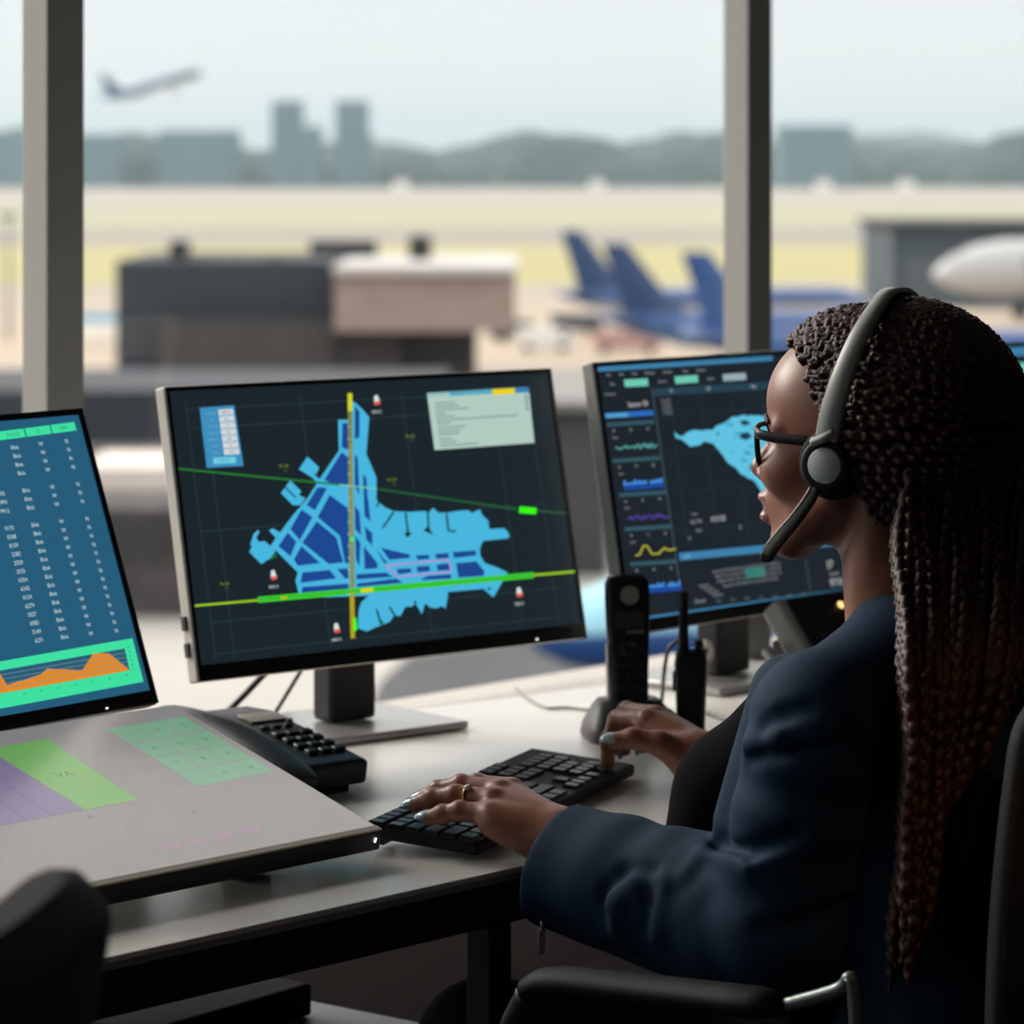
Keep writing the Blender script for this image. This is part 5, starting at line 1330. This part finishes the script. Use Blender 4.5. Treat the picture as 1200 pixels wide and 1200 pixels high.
# ---- glasses
m_fr = mat('black_acetate', (10, 10, 12), rough=.4, coat=.0, spec=.35)
gls = thing('glasses', 'black-rimmed glasses on her face', 'glasses', hw(.10, 0, .004))
gm = bpy.data.materials.new('spectacle_lens'); gm.use_nodes = True; nt = gm.node_tree
for n_ in list(nt.nodes):
    if n_.type != 'OUTPUT_MATERIAL': nt.nodes.remove(n_)
tr = nt.nodes.new('ShaderNodeBsdfTransparent'); gl = nt.nodes.new('ShaderNodeBsdfGlossy'); mx = nt.nodes.new('ShaderNodeMixShader'); mx.inputs[0].default_value = .07; gl.inputs['Roughness'].default_value = 0
nt.links.new(tr.outputs[0], mx.inputs[1]); nt.links.new(gl.outputs[0], mx.inputs[2]); nt.links.new(mx.outputs[0], nt.nodes['Material Output'].inputs['Surface'])
def lens_pts(s, k=1., n=36):
    out = []
    for i in range(n):
        t = 2*math.pi*i/n; cx, sx = math.cos(t), math.sin(t)
        x = math.copysign(abs(cx)**.55, cx)*.0255*k; y = math.copysign(abs(sx)**.55, sx)*.0195*k
        if y < 0: x *= 1-.12*(-y/.0195)
        w_ = .0335*s+x; out.append(Vector((.0925-2.1*w_*w_-.06*(.0195-y), w_, .0015+y)))
    return out
for s in (1, -1):
    b = MB(HM); b.tube(lens_pts(s), .0025, 8, closed=True, flat=(1.2, 1.)); b.build('rim', m_fr, gls)
    b = MB(HM); o_ = lens_pts(s, .97); b.prism([(i, 0) for i in range(len(o_))], lambda i, _: o_[int(i)], lambda i, _: o_[int(i)]+Vector((.0009, 0, 0))); b.build('lens', gm, gls)
    b = MB(HM); b.tube([Vector(p) for p in spline([(.0845, .0585*s, .0150), (.0775, .0690*s, .0140), (.056, .0745*s, .0115), (.020, .0790*s, .0100), (-.004, .0800*s, .006), (-.022, .079*s, -.010)], 6)], [.0040]*18+[.0034]*12+[.0024], 10, flat=(1.25, .65)); b.build('temple', m_fr, gls)
b = MB(HM); b.tube([Vector(p) for p in spline([(.0915, .0085, .008), (.0945, 0, .0105), (.0915, -.0085, .008)], 5)], .0019, 8); b.build('bridge', m_fr, gls)

# ---- headset
m_hs = mat('grey_headset_plastic', (160, 163, 158), rough=.4)
hs_ = thing('headset', 'grey and black headset with boom microphone worn over the braids', 'headset', hw(0, .09, -.012))
bandp = [(-.004, .099, .012), (-.012, .1035, .042), (-.022, .1005, .077), (-.031, .086, .110), (-.036, .058, .135), (-.034, .020, .1495), (-.035, -.020, .1495), (-.030, -.058, .136), (-.020, -.088, .106), (-.010, -.101, .06), (-.004, -.100, .012)]
def ribbon(pts, wd, th, n=6, M=HM):
    P = spline(pts, n); m_ = len(P); R = []
    wl = wd if callable(wd) else (lambda t: wd)
    for i, p in enumerate(P):
        T = (P[min(i+1, m_-1)]-P[max(i-1, 0)]).normalized(); o_ = (p-Vector((-.03, 0, .0))); o_ = (o_-T*o_.dot(T)); o_.x *= .15; o_ = (o_-T*o_.dot(T)).normalized(); x = T.cross(o_)
        w_ = wl(i/(m_-1))
        R.append([p+x*(w_*.5*a)+o_*(th*.5*c) for a, c in ((-1, -.6), (-.8, 1), (.8, 1), (1, -.6), (.8, -1), (-.8, -1))])
    b = MB(M); b.rings(R); return b
ribbon(bandp, lambda t: .017+.008*abs(math.cos(math.pi*t))**1.5, .0055).build('headband', m_hs, hs_)
ribbon([(p[0], p[1]*.96-0, p[2]-.0045) for p in bandp[2:-2]], .013, .005).build('headband_pad', m_black_m, hs_)
for s in (1, -1):
    pc = Vector((-.004, .0800*s, -.010))
    b = MB(HM); b.lathe(pc-Vector((0, .004*s, 0)), (0, s, 0), [(0, .018), (.001, .031), (.008, .034), (.014, .031), (.017, .024), (.018, .001)], 32); b.build('ear_cushion', mat('black_leatherette', (11, 11, 12), rough=.8, spec=.25), hs_)
    b = MB(HM); b.lathe(pc+Vector((0, .012*s, 0)), (0, s, 0), [(0, .0255), (.009, .0250), (.011, .0225), (.0105, .0175)], 36); cu = b.build('ear_cup', mat('matt_black_cup', (9, 9, 10), rough=.6, spec=.3), hs_)
    b = MB(HM); b.lathe(pc+Vector((0, .021*s, 0)), (0, s, 0), [(0, .0172), (.002, .0170), (.003, .0160), (.0032, .0005)], 36); b.build('disc', mat('grey_blue_disc', (186, 192, 196), rough=.45), cu)
    b = MB(HM); b.tube([Vector(p) for p in spline([(-.012, .1000*s, .022), (-.004, .1030*s, .016), (.008, .1015*s, .012)], 4)], .0045, 8, flat=(1, 1.6)); b.build('yoke', m_hs, hs_)
bm_ = [(.004, .1000, -.030), (.013, .0975, -.0440), (.030, .088, -.0620), (.050, .074, -.079), (.067, .059, -.0930), (.076, .051, -.1020)]
b = MB(HM); P = [Vector(p) for p in spline(bm_, 6)]; b.tube(P, [.0046+.0026*(i/(len(P)-1)) for i in range(len(P))], 10, flat=(1.15, .6)); b.build('microphone_boom', m_black, hs_)
b = MB(HM); b.tube([p+Vector((.0040, .0012, .0038)) for p in P[2:-5]], .0015, 8); b.build('boom_trim', mat('rose_silver_strip', (186, 168, 162), rough=.4), hs_)
b = MB(HM); b.box(P[-1]+Vector((.002, 0, -.003)), (.012, .008, .010), bevel=.0025); b.build('microphone', m_black_m, hs_)
b = MB(HM); b.lathe(Vector((.000, .0925, -.030)), (0, 1, 0), [(0, .009), (.006, .009), (.008, .007), (.0082, .0005)], 20); b.build('boom_pivot', m_black, hs_)

# ------------------------------------------------------------------ chairs
m_mesh = mat('black_chair_mesh', (24, 25, 27), rough=.85, bump=.3, bscale=700)
m_pad = mat('black_chair_vinyl', (12, 12, 13), rough=.6, spec=.35)
m_tube = mat('grey_chair_tube', (104, 112, 110), rough=.35, metal=.5)
def office_chair(label, origin, fwd, back_x, top_z, lean, arms, th0=.042, curve=.035, cr=.055):
    f_ = Vector(fwd).normalized(); l_ = Vector((-f_.y, f_.x, 0)); M = frame((origin[0], origin[1], 0), f_, l_, Zv)
    t = thing('office_chair', label, 'chair', (origin[0], origin[1], 0))
    def slab_rings(z, w_, x0, th, curve):
        pts = []
        n = 12
        for k in range(n+1):
            s_ = -1+2*k/n; pts.append((x0+th/2*(1-.6*s_**8)+curve*s_*s_, s_*w_, z))
        for k in range(n, -1, -1):
            s_ = -1+2*k/n; pts.append((x0-th/2*(1-.6*s_**8)+curve*s_*s_, s_*w_, z))
        return pts
    zb = .55; b = MB(M); R = []
    for k in range(33):
        u = .5-.5*math.cos(math.pi*k/32); z = zb+(top_z-zb)*u
        e_ = min(u, 1-u)*(top_z-zb); w_ = .232-cr*(1-math.sqrt(max(0, 1-(1-min(1, e_/cr))**2)))
        th = th0*(.35+.65*min(1, e_/.03))
        R.append(slab_rings(z, w_, back_x-lean*u+.012*math.sin(u*3.1), th, curve))
    b.rings(R); b.build('backrest', m_mesh, t)
    b = MB(M); R = []
    for z, k in ((.40, .80), (.408, .95), (.43, 1.), (.448, .98), (.457, .9), (.460, .6)):
        R.append([(.02+math.copysign(abs(math.cos(a))**.55, math.cos(a))*.235*k, math.copysign(abs(math.sin(a))**.55, math.sin(a))*.245*k, z) for a in (2*math.pi*(i+.5)/36 for i in range(36))])
    b.rings(R); b.build('seat', m_pad, t)
    b = MB(M); b.tube(spline([(-.05, 0, .385), (back_x-.04, 0, .39), (back_x-.07, 0, .5), (back_x-.055-lean*.4, 0, .68)], 6), .022, 10); b.build('back_support', m_black, t)
    b = MB(M); b.cyl((0, 0, .10), (0, 0, .40), .028, .024, 16); b.build('gas_column', m_black, t)
    for k in range(5):
        a = 2*math.pi*k/5+.3; d_ = Vector((math.cos(a), math.sin(a), 0))
        b = MB(M); b.tube([d_*.02+Zv*.115, d_*.16+Zv*.10, d_*.29+Zv*.075], [.026, .022, .016], 10); lg = b.build('leg', m_black, t)
        b = MB(M); x = Vector((-d_.y, d_.x, 0)); b.cyl(d_*.29+Zv*.031-x*.022, d_*.29+Zv*.031+x*.022, .030, n=18); b.build('caster', m_black_m, lg)
    if arms:
        for s in (1, -1):
            q = [(x_, .27*s, z_) for x_, z_ in arms]
            b = MB(M); b.tube(spline(q[1:-2], 6), [.012]+[.018]*(6*(len(q)-4)-1)+[.012], 12, flat=(.8, 1.35), up=(0, 0, 1)); ar = b.build('armrest', m_pad, t)
            b = MB(M); b.tube(spline([q[1], (q[1][0]+.02, .27*s, .60), (q[1][0]-.02, .262*s, .52), (.15, .25*s, .425), (.08, .16*s, .405)], 6), .013, 10); b.build('arm_bracket', m_black, ar)
            b = MB(M); b.tube(spline([q[-3], (q[-2][0]+.012, q[-2][1], q[-2][2]-.012), q[-2], (q[-2][0]-.004, q[-2][1], q[-2][2]-.010), q[-1], (q[-1][0]-.0, q[-1][1], .55), (q[-1][0], .25*s, .425), (q[-1][0], .16*s, .40)], 6), .0065, 10); b.build('arm_tube', m_tube, ar)
    return t, M
CO = PV+fb*.03
# armrest run measured along the chair: (forward, height)
dx = .03
arms_ = [(.335-dx, .62), (.325-dx, .655), (.2945-dx, .669), (.2-dx, .6745), (.0514-dx, .681), (-.0165-dx, .715), (-.024-dx, .66)]
office_chair('black office chair carrying the seated woman', (CO.x, CO.y), fb, (Vector((.575, 3.118, 0))-CO).dot(fb), .975, .03, arms_)
lat = Vector((.163, .987, 0)); cf = Vector((-lat.y, lat.x, 0))
bc = Vector((-.312, 2.185, 0))-lat*.232
office_chair('black office chair nearest the camera, only its back corner showing', ((bc-cf*(-.20)).x, (bc-cf*(-.20)).y), cf, -.20+.03, 1.0, .09, None, .075, .008, .11)
